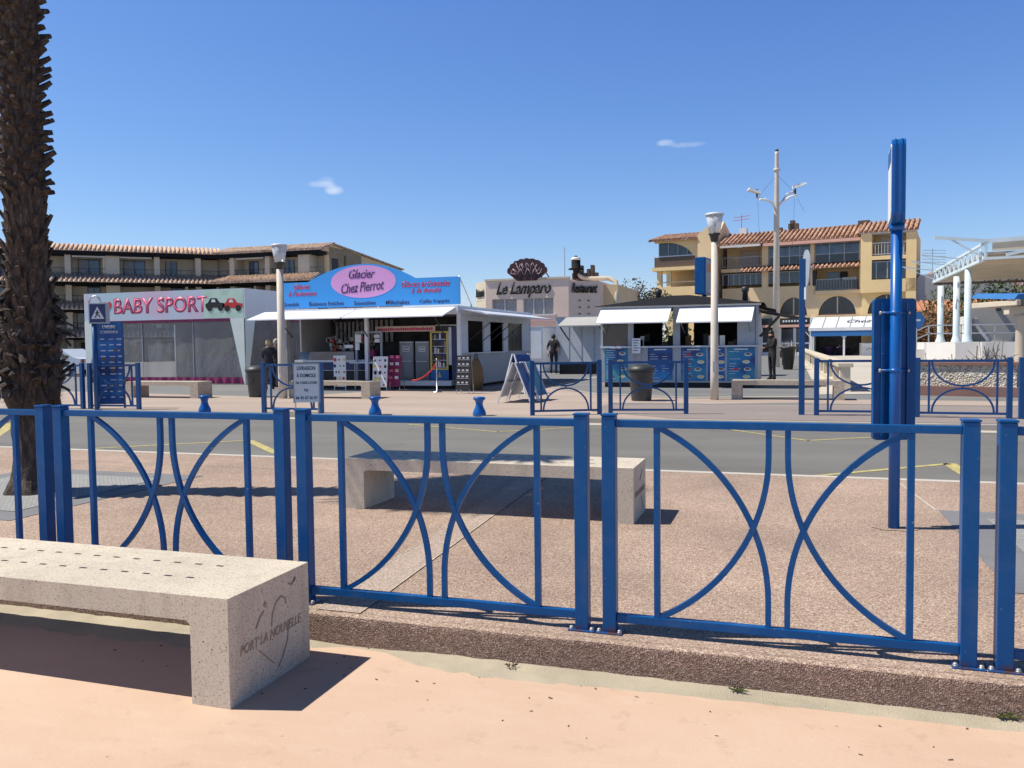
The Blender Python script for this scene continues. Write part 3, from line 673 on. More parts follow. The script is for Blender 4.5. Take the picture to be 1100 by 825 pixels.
# delivery board
xb, yb = gp(329, 447); q = Pl(xb, yb, TH); u0, z1 = q.uz(315.5, 391.5); u1, z0 = q.uz(343, 432)
r = thing('delivery_board', 'white board reading LIVRAISON À DOMICILE on thin legs in front of the far fence', 'sign', (xb, yb, 0), TH)
pb = MB().box(u0, u1, -.012, .012, z0, z1, .004).build('panel', 'white_paint', r)
m = MB(); m.box(u0-.02, u0-.001, -.018, .018, z0-.01, z1+.02); m.box(u1+.001, u1+.02, -.018, .018, z0-.01, z1+.02); m.box(u0-.02, u1+.02, -.018, .018, z1+.001, z1+.025); m.build('frame', 'grey_panel', r)
for u_ in (u0+.02, u1-.02): MB().bar((u_, 0, 0), (u_, 0, z0), .02, .02).build('leg', 'steel', r)
cx = (u0+u1)/2; H_ = z1-z0; w_ = u1-u0
for s_, f_, h_, wf in (('LIVRAISON', .90, .105, .74), ('À DOMICILE', .72, .12, .78), ('De 11h30 à 21h30', .52, .07, .84), ('Tél :', .32, .07, .22), ('06 43 67 56 57', .12, .08, .88)):
    text('lettering', s_, 'ink_navy', pb, cx, z0+H_*f_, -.0125, h_*H_, wf*w_, bold=.012)
# ================================================================== FAR FENCES
def far_fence(px0, py0, px1, py1, label):
    a = Vector(gp(px0, py0)); b2 = Vector(gp(px1, py1)); Lf = (b2-a).length; rz = math.atan2(b2.y-a.y, b2.x-a.x)
    r = thing('low_fence', label, 'fence', (a.x, a.y, 0), rz, 'blue fence panels across the road')
    for x in (0, Lf):
        p = MB().box(x-.045, x+.045, -.04, .04, 0, 1.1, .006).build('post', 'blue_far', r)
    MB().box(.046, Lf-.046, -.02, .02, 1.02, 1.065).build('top_rail', 'blue_far', r)
    MB().box(.046, Lf-.046, -.02, .02, .07, .11).build('bottom_rail', 'blue_far', r)
    i0, i1 = Lf*.13, Lf*.87
    for x in (i0, i1): MB().box(x-.017, x+.017, -.015, .015, .111, 1.019).build('upright', 'blue_far', r)
    c = Lf/2; hw = (i1-i0)/2-.05; q = []
    for up in (0, 1):
        P = []
        for i in range(25):
            t = math.pi*i/24; P.append((c-hw*math.cos(t), (1.02-.43*math.sin(t)) if up else (.11+.43*math.sin(t))))
        MB().strip(P, .032, -.014, .014).build('curved_bar', 'blue_far', r)
    MB().box(c-.012, c+.012, -.012, .012, .55, .58).build('connector', 'blue_far', r)
    return r
far_fence(36, 438.5, 89.5, 439.5, 'far fence panel half hidden behind the palm trunk')
far_fence(97.5, 439.5, 149.5, 440, 'far fence panel in front of the tall blue menu board')
far_fence(284, 443, 345.5, 444, 'far fence panel behind the white delivery board')
far_fence(572, 446.5, 644, 445, 'far fence panel beside the leaning white boards, in front of the walking person')
far_fence(656, 445, 737, 445, 'far fence panel in front of the right dark bin')
far_fence(877, 446.5, 973, 447.5, 'far fence panel half hidden by the tall blue sign board')
far_fence(985, 448.5, 1084, 450, 'far fence panel in front of the pebbled planter wall')
far_fence(1097, 450.5, 1200, 452, 'far fence panel cut by the right edge of the photo')
# ================================================================== STREET FURNITURE
for (px, py), lb in (((220, 443), 'left blue mooring-style bollard at the far kerb, below the marquee bench'), ((403, 445.5), 'middle blue mooring-style bollard at the far kerb, right of the delivery board'), ((515, 446.5), 'right blue mooring-style bollard at the far kerb, before the ice cream kiosk corner')):
    x, y = gp(px, py)
    b_ = MB().lathe([(.135, 0), (.135, .05), (.12, .10), (.085, .17), (.07, .24), (.085, .30), (.125, .335), (.125, .365), (.10, .38), (.03, .385)], (0, 0, 0), 20).build('bollard', 'blue_sign', None, (x, y, 0))
    tag(b_, lb, 'bollard', 'blue bollards along the far kerb')
def bin_(px, py, label):
    x, y = gp(px, py); r = thing('litter_bin', label, 'bin', (x, y, 0), 0, 'dark litter bins')
    MB().lathe([(.235, 0), (.245, .03), (.30, .70), (.315, .74)], (0, 0, 0), 20).build('body', 'bin_grey', r)
    MB().lathe([(.335, .74), (.345, .76), (.335, .80), (.28, .86), (.16, .90), (.02, .91)], (0, 0, 0), 20).build('lid', 'bin_grey', r)
    MB().box(-.06, .06, -.30, -.262, .40, .52, .01).build('emblem', 'black_plastic', r)
bin_(277, 426.5, 'dark round litter bin beside the marquee corner and left street lamp'); bin_(689, 430.5, 'dark round litter bin behind the middle far fence at the snack kiosk')
def lamp(px, py, ptop, label, rad):
    x, y = gp(px, py); q = Pl(x, y, TH); H = q.z(px, ptop)
    r = thing('street_lamp', label, 'street lamp', (x, y, 0), 0, 'cream street lamps with tapered glass heads')
    hb = H-.55
    MB().lathe([(rad*1.15, 0), (rad*1.12, .6), (rad*.86, hb-.17)], (0, 0, 0), 20).build('pole', 'cream_pole', r)
    h = MB().lathe([(.07, hb-.20), (.085, hb-.17), (.115, hb-.03), (.145, hb), (.145, hb+.025)], (0, 0, 0), 20).build('socket', 'black_plastic', r)
    m = MB(); n = 20
    m.lathe([(.135, hb+.026), (.205, hb+.46)], (0, 0, 0), 20).build('lamp_shade', 'lamp_glass', r)
    MB().lathe([(.228, hb+.461), (.236, hb+.475), (.205, hb+.51), (.05, hb+.54)], (0, 0, 0), 20).build('lid', 'light_grey_panel', r)
    MB().lathe([(.03, hb+.03), (.03, hb+.30), (.012, hb+.31), (.012, hb+.45)], (0, 0, 0), 8).build('bulb_holder', 'steel', r)
    b1('door', 'grey_panel', r, -.03, .05, -rad*1.12-.006, -rad*.9, .7, .95)
lamp(304, 428, 261, 'cream street lamp between the marquee and the ice cream kiosk', .105); lamp(767.5, 429.5, 227.5, 'cream street lamp in front of the snack kiosk', .088)
# tall flood-light mast
X, Y = (835-550)/900*45, 45
P0 = c2w(X, Y); q = Pl(P0.x, P0.y, TH); uc = q.u(834, 300); r = thing('floodlight_mast', 'tall cream mast with two curved arms carrying floodlights above the right roofs', 'mast', tuple(P0+q.t*uc), TH)
H = q.z(835, 163); za = q.z(834, 220)
MB().lathe([(.20, 0), (.14, H*.7), (.10, H-.15), (.10, H)], (0, 0, 0), 16).build('pole', 'cream_pole', r)
MB().lathe([(.18, H-1.0), (.18, H-.9)], (0, 0, 0), 12).build('collar', 'cream_pole', r)
MB().lathe([(.09, H+.001), (.09, H+.12), (.02, H+.14)], (0, 0, 0), 10).build('cap', 'black_plastic', r)
for sx in (-1, 1):
    for k_ in (0, 1):
        end = (sx*(1.0 if k_ else 1.05), (-.35 if k_ else .2), za+(.45 if k_ else .75)*(.55 if sx < 0 else 1))
        a = MB().tube([(0, 0, za-.25), (sx*.25, 0, za+.12), (sx*.6, end[1]*.6, za+.15+(end[2]-za-.15)*.7), end], .055, 8).build('arm', 'white_paint', r)
    hx = sx*1.2
    MB().bar((hx*.85, .1, za+.45), (hx*.85, .1, za+.85), .08, .08).build('bracket', 'black_plastic', r)
    m = MB(); c = Vector((hx, 0, za+(.72 if sx < 0 else 1.0))); s3 = Matrix.Rotation(sx*R(-18), 3, 'Y')
    m.hexa([tuple(c + s3@Vector(v)) for v in ((-.35, -.2, -.05), (.35, -.2, -.05), (.35, .2, -.05), (-.35, .2, -.05), (-.3, -.16, .1), (.32, -.16, .06), (.32, .16, .06), (-.3, .16, .1))]); m.build('floodlight', 'white_paint', r)
m = MB()
for a, b2 in (((0, 0, H-1.2), (-1.0, 0, za+.4)), ((0, 0, H-1.2), (1.0, 0, za+.6)), ((-1.0, 0, za+.2), (-.9, 0, za-2.2)), ((.95, 0, za+.3), (.85, 0, za-2.4)), ((1.1, 0, za+.3), (1.5, 0, za-.4))): m.tube([a, b2], .006, 4)
m.build('cable', 'dark', r)
# ================================================================== PALM
def palm(cx, cy):
    r = thing('palm_tree', 'tall palm with a shaggy dark trunk of old leaf bases at the left edge', 'palm', (cx, cy, 0))
    random.seed(11); m = MB(); m.mat('palm_bark')
    H = 7.3; n = 28; rings = []
    def rad(z):
        P = [(0, .30), (.05, .27), (.15, .215), (.5, .180), (.80, .195), (.95, .25), (1.25, .27), (1.7, .225), (2.2, .185), (3.5, .178), (6, .172), (7.3, .15)]
        for (a, ra), (b2, rb) in zip(P, P[1:]):
            if a <= z <= b2: return ra+(rb-ra)*(z-a)/(b2-a)
        return .18
    zs = [i*H/150 for i in range(151)]
    for z in zs:
        rings.append([m.bm.verts.new(((rad(z)*(1+.12*noise.noise(Vector((math.cos(a)*2, math.sin(a)*2, z*4)))))*math.cos(a), (rad(z)*(1+.12*noise.noise(Vector((math.cos(a)*2, math.sin(a)*2, z*4)))))*math.sin(a), z)) for a in [2*math.pi*k_/n for k_ in range(n)]])
    for a, b2 in zip(rings, rings[1:]):
        for k_ in range(n): f = m.bm.faces.new((a[k_], a[(k_+1) % n], b2[(k_+1) % n], b2[k_])); f.smooth = False
    def boot(z, a, L, w, th, elev, droop=0.0, thick=.02):
        c, s_ = math.cos(a), math.sin(a); rr = rad(z)-.03
        out = Vector((c, s_, 0)); tg = Vector((-s_, c, 0)); d = (out*math.cos(elev)+Vector((0, 0, math.sin(elev)))).normalized(); nn = d.cross(tg).normalized()
        p = out*rr+Vector((0, 0, z)); rows = []
        tw = random.uniform(-.35, .35)
        for i in range(4):
            t = i/3; ww = w*(1-.45*t)*(.5 if i == 3 and random.random() < .4 else 1); pp = p+d*L*t+Vector((0, 0, -droop*t*t)) + tg*tw*L*t*t*.5
            rows.append([m.bm.verts.new(pp+tg*ww/2*sx+nn*(thick*(1-.4*t)*sz + (abs(sx)*-.012))) for sx, sz in ((-1, -1), (1, -1), (1, 1), (0, 1.8), (-1, 1))])
        for a_, b_ in zip(rows, rows[1:]):
            for k_ in range(5): f = m.bm.faces.new((a_[k_], a_[(k_+1) % 5], b_[(k_+1) % 5], b_[k_])); f.material_index = m.cur
        for rg in (rows[0], rows[-1]): f = m.bm.faces.new(rg); f.material_index = m.cur
    ga = 2.39996; i = 0; z = 1.0
    while z < 7.25:
        a = i*ga
        if z > 3.0: boot(z, a, random.uniform(.10, .165), random.uniform(.075, .11), 0, R(random.uniform(5, 42)), thick=.018); dz = .0125
        elif z > 1.75: boot(z, a, random.uniform(.10, .19), random.uniform(.07, .10), 0, R(random.uniform(50, 82)), thick=.010); dz = .013
        else: boot(z, a, random.uniform(.10, .2), random.uniform(.08, .13), 0, R(random.uniform(20, 85)), thick=.010); dz = .011
        z += dz; i += 1
    # torn sheaths hanging around the swollen band
    for i in range(90):
        a = random.uniform(0, 2*math.pi); z = random.uniform(1.05, 2.1); boot(z, a, random.uniform(.12, .24), random.uniform(.08, .18), 0, R(random.uniform(-80, 60)), random.uniform(0, .1), thick=.006)
    for i in range(6): boot(random.uniform(1.25, 1.75), random.uniform(-.9, .5), random.uniform(.22, .36), random.uniform(.08, .15), 0, R(random.uniform(-70, -35)), .08, .006)
    boot(1.66, math.pi+.5, .30, .12, 0, R(-8), .06, .008); boot(1.6, math.pi+.3, .26, .15, 0, R(-25), .05, .006); boot(1.45, -.4, .33, .09, 0, R(-55), .06, .006); boot(1.15, -.5, .28, .05, 0, R(-50), .02, .004); boot(1.3, -.2, .32, .08, 0, R(-60), .06, .006)
    m.mat('palm_fibre')
    for i in range(2600):
        a = random.uniform(0, 2*math.pi); z = random.uniform(.75, 1.45) if i < 1500 else random.uniform(1.4, 6); rr = rad(z); c, s_ = math.cos(a), math.sin(a)
        L = random.uniform(.03, .11); e = random.uniform(-1.3, 1.0); p = Vector((c*rr, s_*rr, z)); tg = Vector((-s_, c, 0))
        d = Vector((c, s_, 0))*math.cos(e)+Vector((0, 0, math.sin(e)))+tg*random.uniform(-.5, .5); w = tg*.004
        m._new([tuple(p-w), tuple(p+w), tuple(p+d*L)], [(0, 1, 2)])
    m.build('trunk', None, r)
    # crown of fan leaves
    c_ = MB(); top = Vector((0, 0, H+.1))
    for i in range(46):
        az_ = i*ga; el = R(80 - i*3.3); d = Vector((math.cos(az_)*math.cos(el), math.sin(az_)*math.cos(el), math.sin(el)))
        L = random.uniform(.55, .8); p1 = top+d*L + Vector((0, 0, -.08 if el < .5 else 0)); c_.bar(tuple(top), tuple(p1), .03, .015)
        tg = d.cross(Vector((0, 0, 1))).normalized(); up = tg.cross(d)
        RR = random.uniform(.62, .85); nf = 26
        for k_ in range(nf):
            a = (k_/(nf-1)-.5)*R(250); sw = RR*(1-.25*abs(a)/2.2)
            v = d*math.cos(a)+tg*math.sin(a)*1.0; w = (tg*math.cos(a)-d*math.sin(a))*.028*1.3
            mid = p1+v*sw*.55+up*(.02*(-1)**k_); tip = p1+v*sw*random.uniform(.85, 1.1)+Vector((0, 0, -.18*random.random()-.05))
            c_._new([tuple(p1), tuple(mid-w*1.5), tuple(tip), tuple(mid+w*1.5)], [(0, 1, 2, 3)])
    c_.build('crown', 'palm_leaf', r)
palm(-7.29, 6.56)
exec_part2 = True
# ================================================================== MARQUEE
F0 = 26.9; q = Pl(0, F0, 0)
xl, xr = q.u(92.5, 365), q.u(263, 365); zt = q.z(180, 312.5); zb = q.z(180, 343.5); DD = 5.2
r = thing('marquee', 'white marquee with a BABY SPORT banner, clear side sheets and magenta skirt', 'marquee', (xl, F0, 0)); Lm = xr-xl
fs = MB().box(0, Lm, 0, .03, zb, zt).build('fascia', 'banner_art', r)
MB().box(Lm*.76, Lm-.02, -.006, -.001, zb+.02, zt-.02).build('art_panel', 'banner_green', fs)
MB().box(Lm+.001, Lm+.03, .0, DD, zb, zt).build('side_fascia', 'white_paint', r); b1('side_fascia', 'white_paint', r, -.03, -.001, 0, DD, zb, zt); b1('rear_fascia', 'white_paint', r, 0, Lm, DD, DD+.03, zb, zt)
b1('valance', 'magenta_cloth', r, .05, Lm-.02, .04, .06, zb-.10, zb-.001)
b1('valance', 'magenta_cloth', r, Lm-.06, Lm-.04, .1, DD, zb-.07, zb-.001)
m = MB(); m.hexa([(0, 0, zt-.35), (Lm, 0, zt-.35), (Lm, DD, zt-.35), (0, DD, zt-.35), (Lm/2-.2, DD/2, zt-.02), (Lm/2+.2, DD/2, zt-.02), (Lm/2+.2, DD/2+.2, zt-.02), (Lm/2-.2, DD/2+.2, zt-.02)]); m.build('roof', 'white_paint', r)
# tapered corner flares
for x, sx in ((0, 1), (Lm, -1)):
    m = MB(); m.prism([(x-.03*sx*0, zb), (x+sx*.62, zb), (x+sx*.06, .05), (x, .05)], -.03, -.005); m.build('corner_panel', 'mint_panel', r)
    m = MB(); m.prism([(0.001, zb), (.62, zb), (.06, .05), (.001, .05)], x-.012+(.04*-sx), x+.012+(.04*-sx), ax='x'); m.build('corner_panel', 'mint_panel', r)
for x in (.05, Lm-.05):
    for y in (.05, DD-.05): b1('leg', 'steel', r, x-.03, x+.03, y-.03, y+.03, 0, zb)
def sheet_wave(x0, x1, y, z0, z1, mat, name, amp=.03, ax='x', fr=9.0):
    m = MB(); n = 60; A = []
    for i in range(n+1):
        t = x0+(x1-x0)*i/n; o = amp*noise.noise(Vector((t*fr*.3, y, 2)))+amp*.4*math.sin(t*fr)
        A.append([m.bm.verts.new((t, y+o, z) if ax == 'x' else (y+o, t, z)) for z in (z0, z1)])
    for a, b2 in zip(A, A[1:]): f = m.bm.faces.new((a[0], b2[0], b2[1], a[1])); f.smooth = True
    return m.build(name, mat, r)
zz = .26
e_ = [.08, Lm*.36, Lm*.68, Lm-.15]
for i in range(3):
    sheet_wave(e_[i], e_[i+1]-.03, .12+.03*(i % 2), zz, zb-.1, 'clear_sheet', 'side_sheet', .015)
    b1('sheet_edge', 'grey_panel', r, e_[i+1]-.03, e_[i+1], .10, .12, zz, zb-.1)
sheet_wave(.3, DD-.1, Lm-.08, zz-.1, zb-.07, 'clear_sheet', 'side_sheet', .05, 'y')
m = MB(); n = 70; A = []
for i in range(n+1):
    t = .05+(Lm-.1)*i/n; o = .04*math.sin(t*17)+.04*noise.noise(Vector((t*3, 0, 0)))
    A.append([m.bm.verts.new((t, .10+o*s2, z)) for z, s2 in ((.04, 1.6), (.15, 1), (zz+.02, .2))])
for a, b2 in zip(A, A[1:]):
    for j in range(2): f = m.bm.faces.new((a[j], b2[j], b2[j+1], a[j+1])); f.smooth = True
m.build('skirt', 'magenta_cloth', r)
b1('skirt', 'magenta_cloth', r, Lm-.10, Lm-.08, .1, DD, .03, .3)
b1('deck', 'grey_wall', r, .1, Lm-.12, .25, DD-.05, .0, .05); b1('added_backing', 'interior', r, .1, Lm-.1, DD-.06, DD-.03, .05, zb)  # dark rear sheet added to block daylight and keep the inside dark
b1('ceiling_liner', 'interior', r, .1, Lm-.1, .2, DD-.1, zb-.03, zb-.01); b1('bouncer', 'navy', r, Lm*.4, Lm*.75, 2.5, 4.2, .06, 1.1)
# lettering: real letters with a darker outline
x0_, _ = q.uz(123, 330); x1_, _ = q.uz(223, 330)
ww = x1_-x0_; ct = (x0_+x1_)/2-xl; zc = (zt+zb)/2+.02
for s_, mt, e2, yy in (('BABY SPORT', 'pink_outline', .035, -.0015), ('BABY SPORT', 'pink_letters', -.004, -.0045)):
    text('lettering', s_, mt, fs, ct, zc, yy, .56 if e2 < .03 else .62, ww if e2 < .03 else ww+.06, bold=e2, ext=.003)
hx = q.u(116.5)-xl; m = MB()
P = [(hx + .016*16*math.sin(t)**3*.9, zc+.016*(13*math.cos(t)-5*math.cos(2*t)-2*math.cos(3*t)-math.cos(4*t))) for t in [i*2*math.pi/30 for i in range(30)]]
m.prism(P, -.012, -.002); m.build('heart', 'red', fs)
# plain toy-like racing kart and car outlines printed on the banner
def car_mark(cx, cz, s, body):
    m = MB(); m.mat(body); m.prism([(cx-.45*s, cz-.12*s), (cx+.45*s, cz-.12*s), (cx+.46*s, cz+.05*s), (cx+.22*s, cz+.08*s), (cx+.08*s, cz+.26*s), (cx-.22*s, cz+.26*s), (cx-.34*s, cz+.08*s), (cx-.46*s, cz+.04*s)], -.014, -.008)
    m.mat('ink_black')
    for dx in (-.26, .26):
        m.prism([(cx+dx*s+.13*s*math.cos(a), cz-.13*s+.13*s*math.sin(a)) for a in [i*math.pi/8 for i in range(16)]], -.020, -.0145)
    m.mat('ink_white'); m.prism([(cx-.16*s, cz+.10*s), (cx+.04*s, cz+.10*s), (cx+.0*s, cz+.21*s), (cx-.15*s, cz+.21*s)], -.020, -.0145)
    m.build('printed_picture', None, fs)
car_mark(Lm*.83, zc-.05, .95, 'ink_black'); car_mark(Lm*.935, zc-.08, .95, 'red')
# ================================================================== ICE CREAM KIOSK
YF = 24.35; XR = -9.80; q = Pl(0, YF, 0); qs = Pl(XR, YF, math.pi/2)     # side plane: u runs away from the street
XL = q.u(302, 400); Lk = XR-XL; DK = 7.9; zf = q.z(400, 331.5); 
r = thing('ice_cream_kiosk', 'white ice cream kiosk under a big blue arched sign reading Glacier Chez Pierrot', 'kiosk', (XL, YF, 0))
def kx(px, py=380, dep=0): return Pl(XL, YF+dep).u(px, py)
def kz(px, py, dep=0): return Pl(XL, YF+dep).z(px, py)
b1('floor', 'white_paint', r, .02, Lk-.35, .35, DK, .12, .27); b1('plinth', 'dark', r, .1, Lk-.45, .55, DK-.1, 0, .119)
b1('roof', 'light_grey_panel', r, -.02, Lk+.03, -.02, DK, zf-.20, zf)
b1('roof_edge', 'white_metal', r, -.06, Lk+.07, -.06, -.021, zf-.24, zf+.03)
b1('roof_edge', 'white_metal', r, Lk+.031, Lk+.07, -.02, DK, zf-.22, zf+.03)
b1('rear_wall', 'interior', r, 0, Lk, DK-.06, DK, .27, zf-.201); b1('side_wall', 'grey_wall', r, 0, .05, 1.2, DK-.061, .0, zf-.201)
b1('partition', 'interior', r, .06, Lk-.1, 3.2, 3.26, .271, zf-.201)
for px in (393.5, 493):
    x = kx(px); b1('post', 'white_metal', r, x-.055, x+.055, .0, .11, 0, zf-.201)
b1('post', 'grey_wall', r, .0, .22, .05, .27, 0, zf-.201)
# side facade towards the car park
us = lambda px: (qs.u(px, 375))
zs_ = lambda px, py: qs.z(px, py)
wl_ = [(us(503), us(520)), (us(527), us(541)), (us(546), us(561))]
zlo, zhi = zs_(515, 378.5), zs_(515, 345)
b1('side_wall', 'grey_panel', r, Lk-.05, Lk, .12, DK-.07, .10, zlo)  # lower wall coloured darker grey, its shade put into the colour
b1('side_wall', 'light_grey_panel', r, Lk-.05, Lk, .12, DK-.07, zhi, zf-.202)
ed = [.12]+[v for w in wl_ for v in w]+[DK-.07]
for a, b2 in zip(ed[::2], ed[1::2]): b1('side_wall', 'light_grey_panel', r, Lk-.05, Lk, a, b2, zlo+.001, zhi-.001)
m = MB()
for i in range(6): m.box(Lk-.02, Lk+.003, wl_[2][0]+.1+i*.3, wl_[2][0]+.12+i*.3, zlo+.01, zhi-.01)
m.build('window_bars', 'bin_grey', r)
b1('window_glass', 'dark_glass', r, Lk-.045, Lk-.035, wl_[2][0], wl_[2][1], zlo+.002, zhi-.002)
b1('counter', 'white_paint', r, Lk-.25, Lk+.12, wl_[0][0], wl_[1][1], zlo-.03, zlo+.002)
b1('trim', 'grey_panel', r, Lk+.001, Lk+.008, .12, DK-.1, .55, .58)
for w in (wl_[0], wl_[1]):
    m = MB()
    for yy in (w[0]+.08, w[1]-.08): m.bar((Lk+.01, yy, zhi-.65), (Lk+.75, yy, zhi-.06), .025, .025)
    m.build('flap_strut', 'black_plastic', r)
# flaps
def flap(x0, x1, ya, za, yb, zb, name='flap', mat='flap_white'):
    return MB().hexa([(x0, ya, za-.035), (x1, ya, za-.035), (x1, yb, zb-.035), (x0, yb, zb-.035), (x0, ya, za), (x1, ya, za), (x1, yb, zb), (x0, yb, zb)]).build(name, mat, r)
xm = kx(384)
flap(-.55, xm-.03, -1.05, zf-.30, -.062, zf-.03); flap(xm+.03, Lk-.03, -1.05, zf-.30, -.062, zf-.03)
MB().hexa([(Lk+.07, .15, zf-.10), (Lk+1.0, .15, zf-.28), (Lk+1.0, DK-.3, zf-.28), (Lk+.07, DK-.3, zf-.10), (Lk+.07, .15, zf-.06), (Lk+1.0, .15, zf-.24), (Lk+1.0, DK-.3, zf-.24), (Lk+.07, DK-.3, zf-.06)]).build('flap', 'white_metal', r)
m = MB()
for x in (.5, xm-.4, xm+.4, Lk-.4): MB().bar((x, -.03, zf-.9), (x, -.85, zf-.30), .03, .03).build('flap_strut', 'black_plastic', r)
# sign board
sl, sr = kx(302), kx(495.5); zb0 = kz(400, 330.2)+.03
zA, zB = kz(310, 303.5), kz(490, 297.5); zT = kz(392, 283.5); zav = (zA+zB)/2
xa, xb_, xc = kx(333), kx(448), kx(392)
P = [(sl, zb0), (sr, zb0), (sr, zav)]
P.append((xb_, zav))
for i in range(1, 24):
    t = i/24; x = xb_+(xa-xb_)*t; u_ = (x-xc)/((xb_-xc) if x > xc else (xa-xc)); P.append((x, zav+(zT-zav)*(1-abs(u_)**2.0)*1.0*(1 if abs(u_) < .8 else 1)))
P += [(xa, zav), (sl, zav)]
sb = MB().prism(P, -.03, .01).build('sign_board', 'sign_blue', r)
m = MB()
for x in (sr-.05, xc, sl+.05): m.bar((x, .02, zav), (x, 1.1, zf+.03), .04, .04)
m.build('sign_brace', 'steel', sb)
ex, ez = kx(392), kz(392, 302.5); rx, rz_ = (kx(427)-kx(357.5))/2, (kz(392, 285)-kz(392, 320))/2
MB().prism([(ex+rx*math.cos(a), ez+rz_*math.sin(a)) for a in [i*2*math.pi/48 for i in range(48)]], -.036, -.031).build('oval', 'lilac', sb)
def kt(s_, pxa, pxb, py, hpx, mat, **k):
    xa_, xb2 = kx(pxa), kx(pxb); z_ = kz((pxa+pxb)/2, py); h = kz(400, 300)-kz(400, 300+hpx)
    return text('lettering', s_, mat, sb, (xa_+xb2)/2, z_, k.pop('y', -.031), h, xb2-xa_, **k)
kt('Glacier', 377, 405, 294, 10, 'ink_purple', shear=.35, bold=.015, y=-.037)
kt('Chez Pierrot', 368.5, 414.5, 308, 11, 'ink_purple', shear=.35, bold=.015, y=-.037, roll=R(4))
kt('Glaces', 318, 335, 308, 6, 'ink_red', shear=.35, bold=.012); kt("à l'automne", 312, 342, 315.2, 6, 'ink_red', shear=.35, bold=.012)
kt('Glaces artisanales', 433, 485, 304.5, 6.5, 'ink_red', shear=.35, bold=.012); kt('à la boule', 443, 475, 311.5, 5.5, 'ink_red', shear=.35, bold=.012)
kt('Granités', 306, 323, 327, 4.6, 'ink_navy', bold=.008); kt('Boissons fraîches', 334, 371, 326, 4.8, 'ink_navy', bold=.008); kt('Smoothies', 382, 405, 325.3, 4.6, 'ink_navy', bold=.008)
kt('Milkshakes', 416, 441, 324.6, 4.6, 'ink_navy', bold=.008); kt('Cafés frappés', 452, 484, 323.8, 4.8, 'ink_navy', bold=.008)
# inside: counter, display, menus
b1('counter', 'light_grey_panel', r, .3, kx(384), .5, .56, .60, kz(350, 398)); b1('counter', 'navy', r, .3, kx(384), .5, .56, kz(350, 397.5), kz(350, 390)); b1('counter', 'white_metal', r, .26, kx(386), .42, 1.3, kz(350, 389.5), kz(350, 387))
b1('counter', 'dark', r, .3, kx(384), .56, 1.2, .28, kz(350, 390)); b1('display_glass', 'window_blue', r, .4, kx(372), .5, 1.1, kz(350, 386.8), kz(350, 378))
b1('menu_banner', 'shutter', r, kx(396), kx(461), .5, .52, kz(430, 356), kz(430, 350))
random.seed(5); m = MB()
for i in range(26): x = kx(398)+i*(kx(459)-kx(398))/26; m.box(x, x+.06, .492, .499, kz(430, 354.8), kz(430, 351.5+random.random()))
m.build('lettering', 'ink_red', r)
m = MB()
for i in range(9): x = kx(312)+i*.17; m.box(x, x+.09, 3.0, 3.05, 1.5, 2.3)
for i in range(5): x = kx(352)+i*.2; m.box(x, x+.11, 3.0, 3.05, 1.55, 2.35)
m.build('curtain', 'curtain', r)
random.seed(8); m = MB()
for i in range(34): x = kx(318)+random.random()*2.2; z_ = 1.25+random.random()*.4; b1('packet', random.choice(['brown_box', 'curtain', 'red', 'grey_wall', 'interior']), r, x, x+.12, 1.5, 1.6, z_, z_+.13)
m = MB(); m.box(kx(410), kx(445), 2.6, 2.7, 1.9, 2.02); m.box(kx(435), kx(460), 2.5, 2.55, 2.05, 2.12); m.build('shelf', 'steel', r)
# door frame with notices
m = MB(); xd, xe = kx(377), kx(404)
m.box(xd, xd+.06, .3, .36, .27, kz(390, 358)); m.box(xe, xe+.06, .3, .36, .27, kz(390, 358)); m.box(xd, xe+.06, .3, .36, kz(390, 358)+.001, kz(390, 356)); m.build('door_frame', 'grey_panel', r)
for (a, b2, c, d) in ((377.5, 384, 359, 368), (377.5, 382, 368.5, 376), (398, 404, 359.5, 363), (398.5, 404, 364, 368)): b1('notice', 'ink_white', r, kx(a), kx(b2), .26, .28, kz(390, d), kz(390, c))
b1('notice', 'ink_white', r, kx(366), kx(375), .26, .28, kz(370, 374), kz(370, 370.5))
b1('barrier_rail', 'white_metal', r, kx(374), kx(401), .05, .09, kz(390, 390.5), kz(390, 389))
for px in (380, 400): b1('barrier_leg', 'steel', r, kx(px)-.02, kx(px)+.02, .05, .09, 0, kz(390, 391))
b1('red_dispenser', 'magenta_cloth', r, kx(385.5), kx(391), .7, .9, kz(388, 384), kz(388, 376))
r['label'] = 'white ice cream kiosk under a big blue arched sign reading Glacier Chez Pierrot'
# freezers and drinks fridge
def fridge(pa, pb, pt, pbm, label):
    yy = YF+1.0; pl = Pl(XL, yy); xa_, xb2 = pl.u(pa), pl.u(pb); z0, z1 = .27, pl.z((pa+pb)/2, pt); w = xb2-xa_
    f = thing('freezer', label, 'freezer', (XL+xa_, yy, .27), 0, 'grey steel freezers'); h = z1-.27
    MB().box(0, w, .05, .75, .0, h, .01).build('body', 'fridge_steel', f)
    MB().box(.01, w-.01, .02, .048, h*.5, h-.03, .006).build('door', 'fridge_steel', f); MB().box(.01, w-.01, .02, .048, .06, h*.47, .006).build('door', 'fridge_steel', f)
    b1('handle', 'white_metal', f, .04, w-.04, -.01, .019, h*.475, h*.495); b1('top_trim', 'white_metal', f, .02, w-.02, .0, .019, h-.05, h-.025)
    nt = b1('notice', 'ink_white', f, w*.25, w*.75, .012, .018, h*.73, h*.87)
    text('lettering', 'HORS', 'ink_black', nt, w*.5, h*.835, .011, h*.04, w*.4, bold=.01); text('lettering', 'SERVICE', 'ink_black', nt, w*.5, h*.765, .011, h*.03, w*.42, bold=.01)
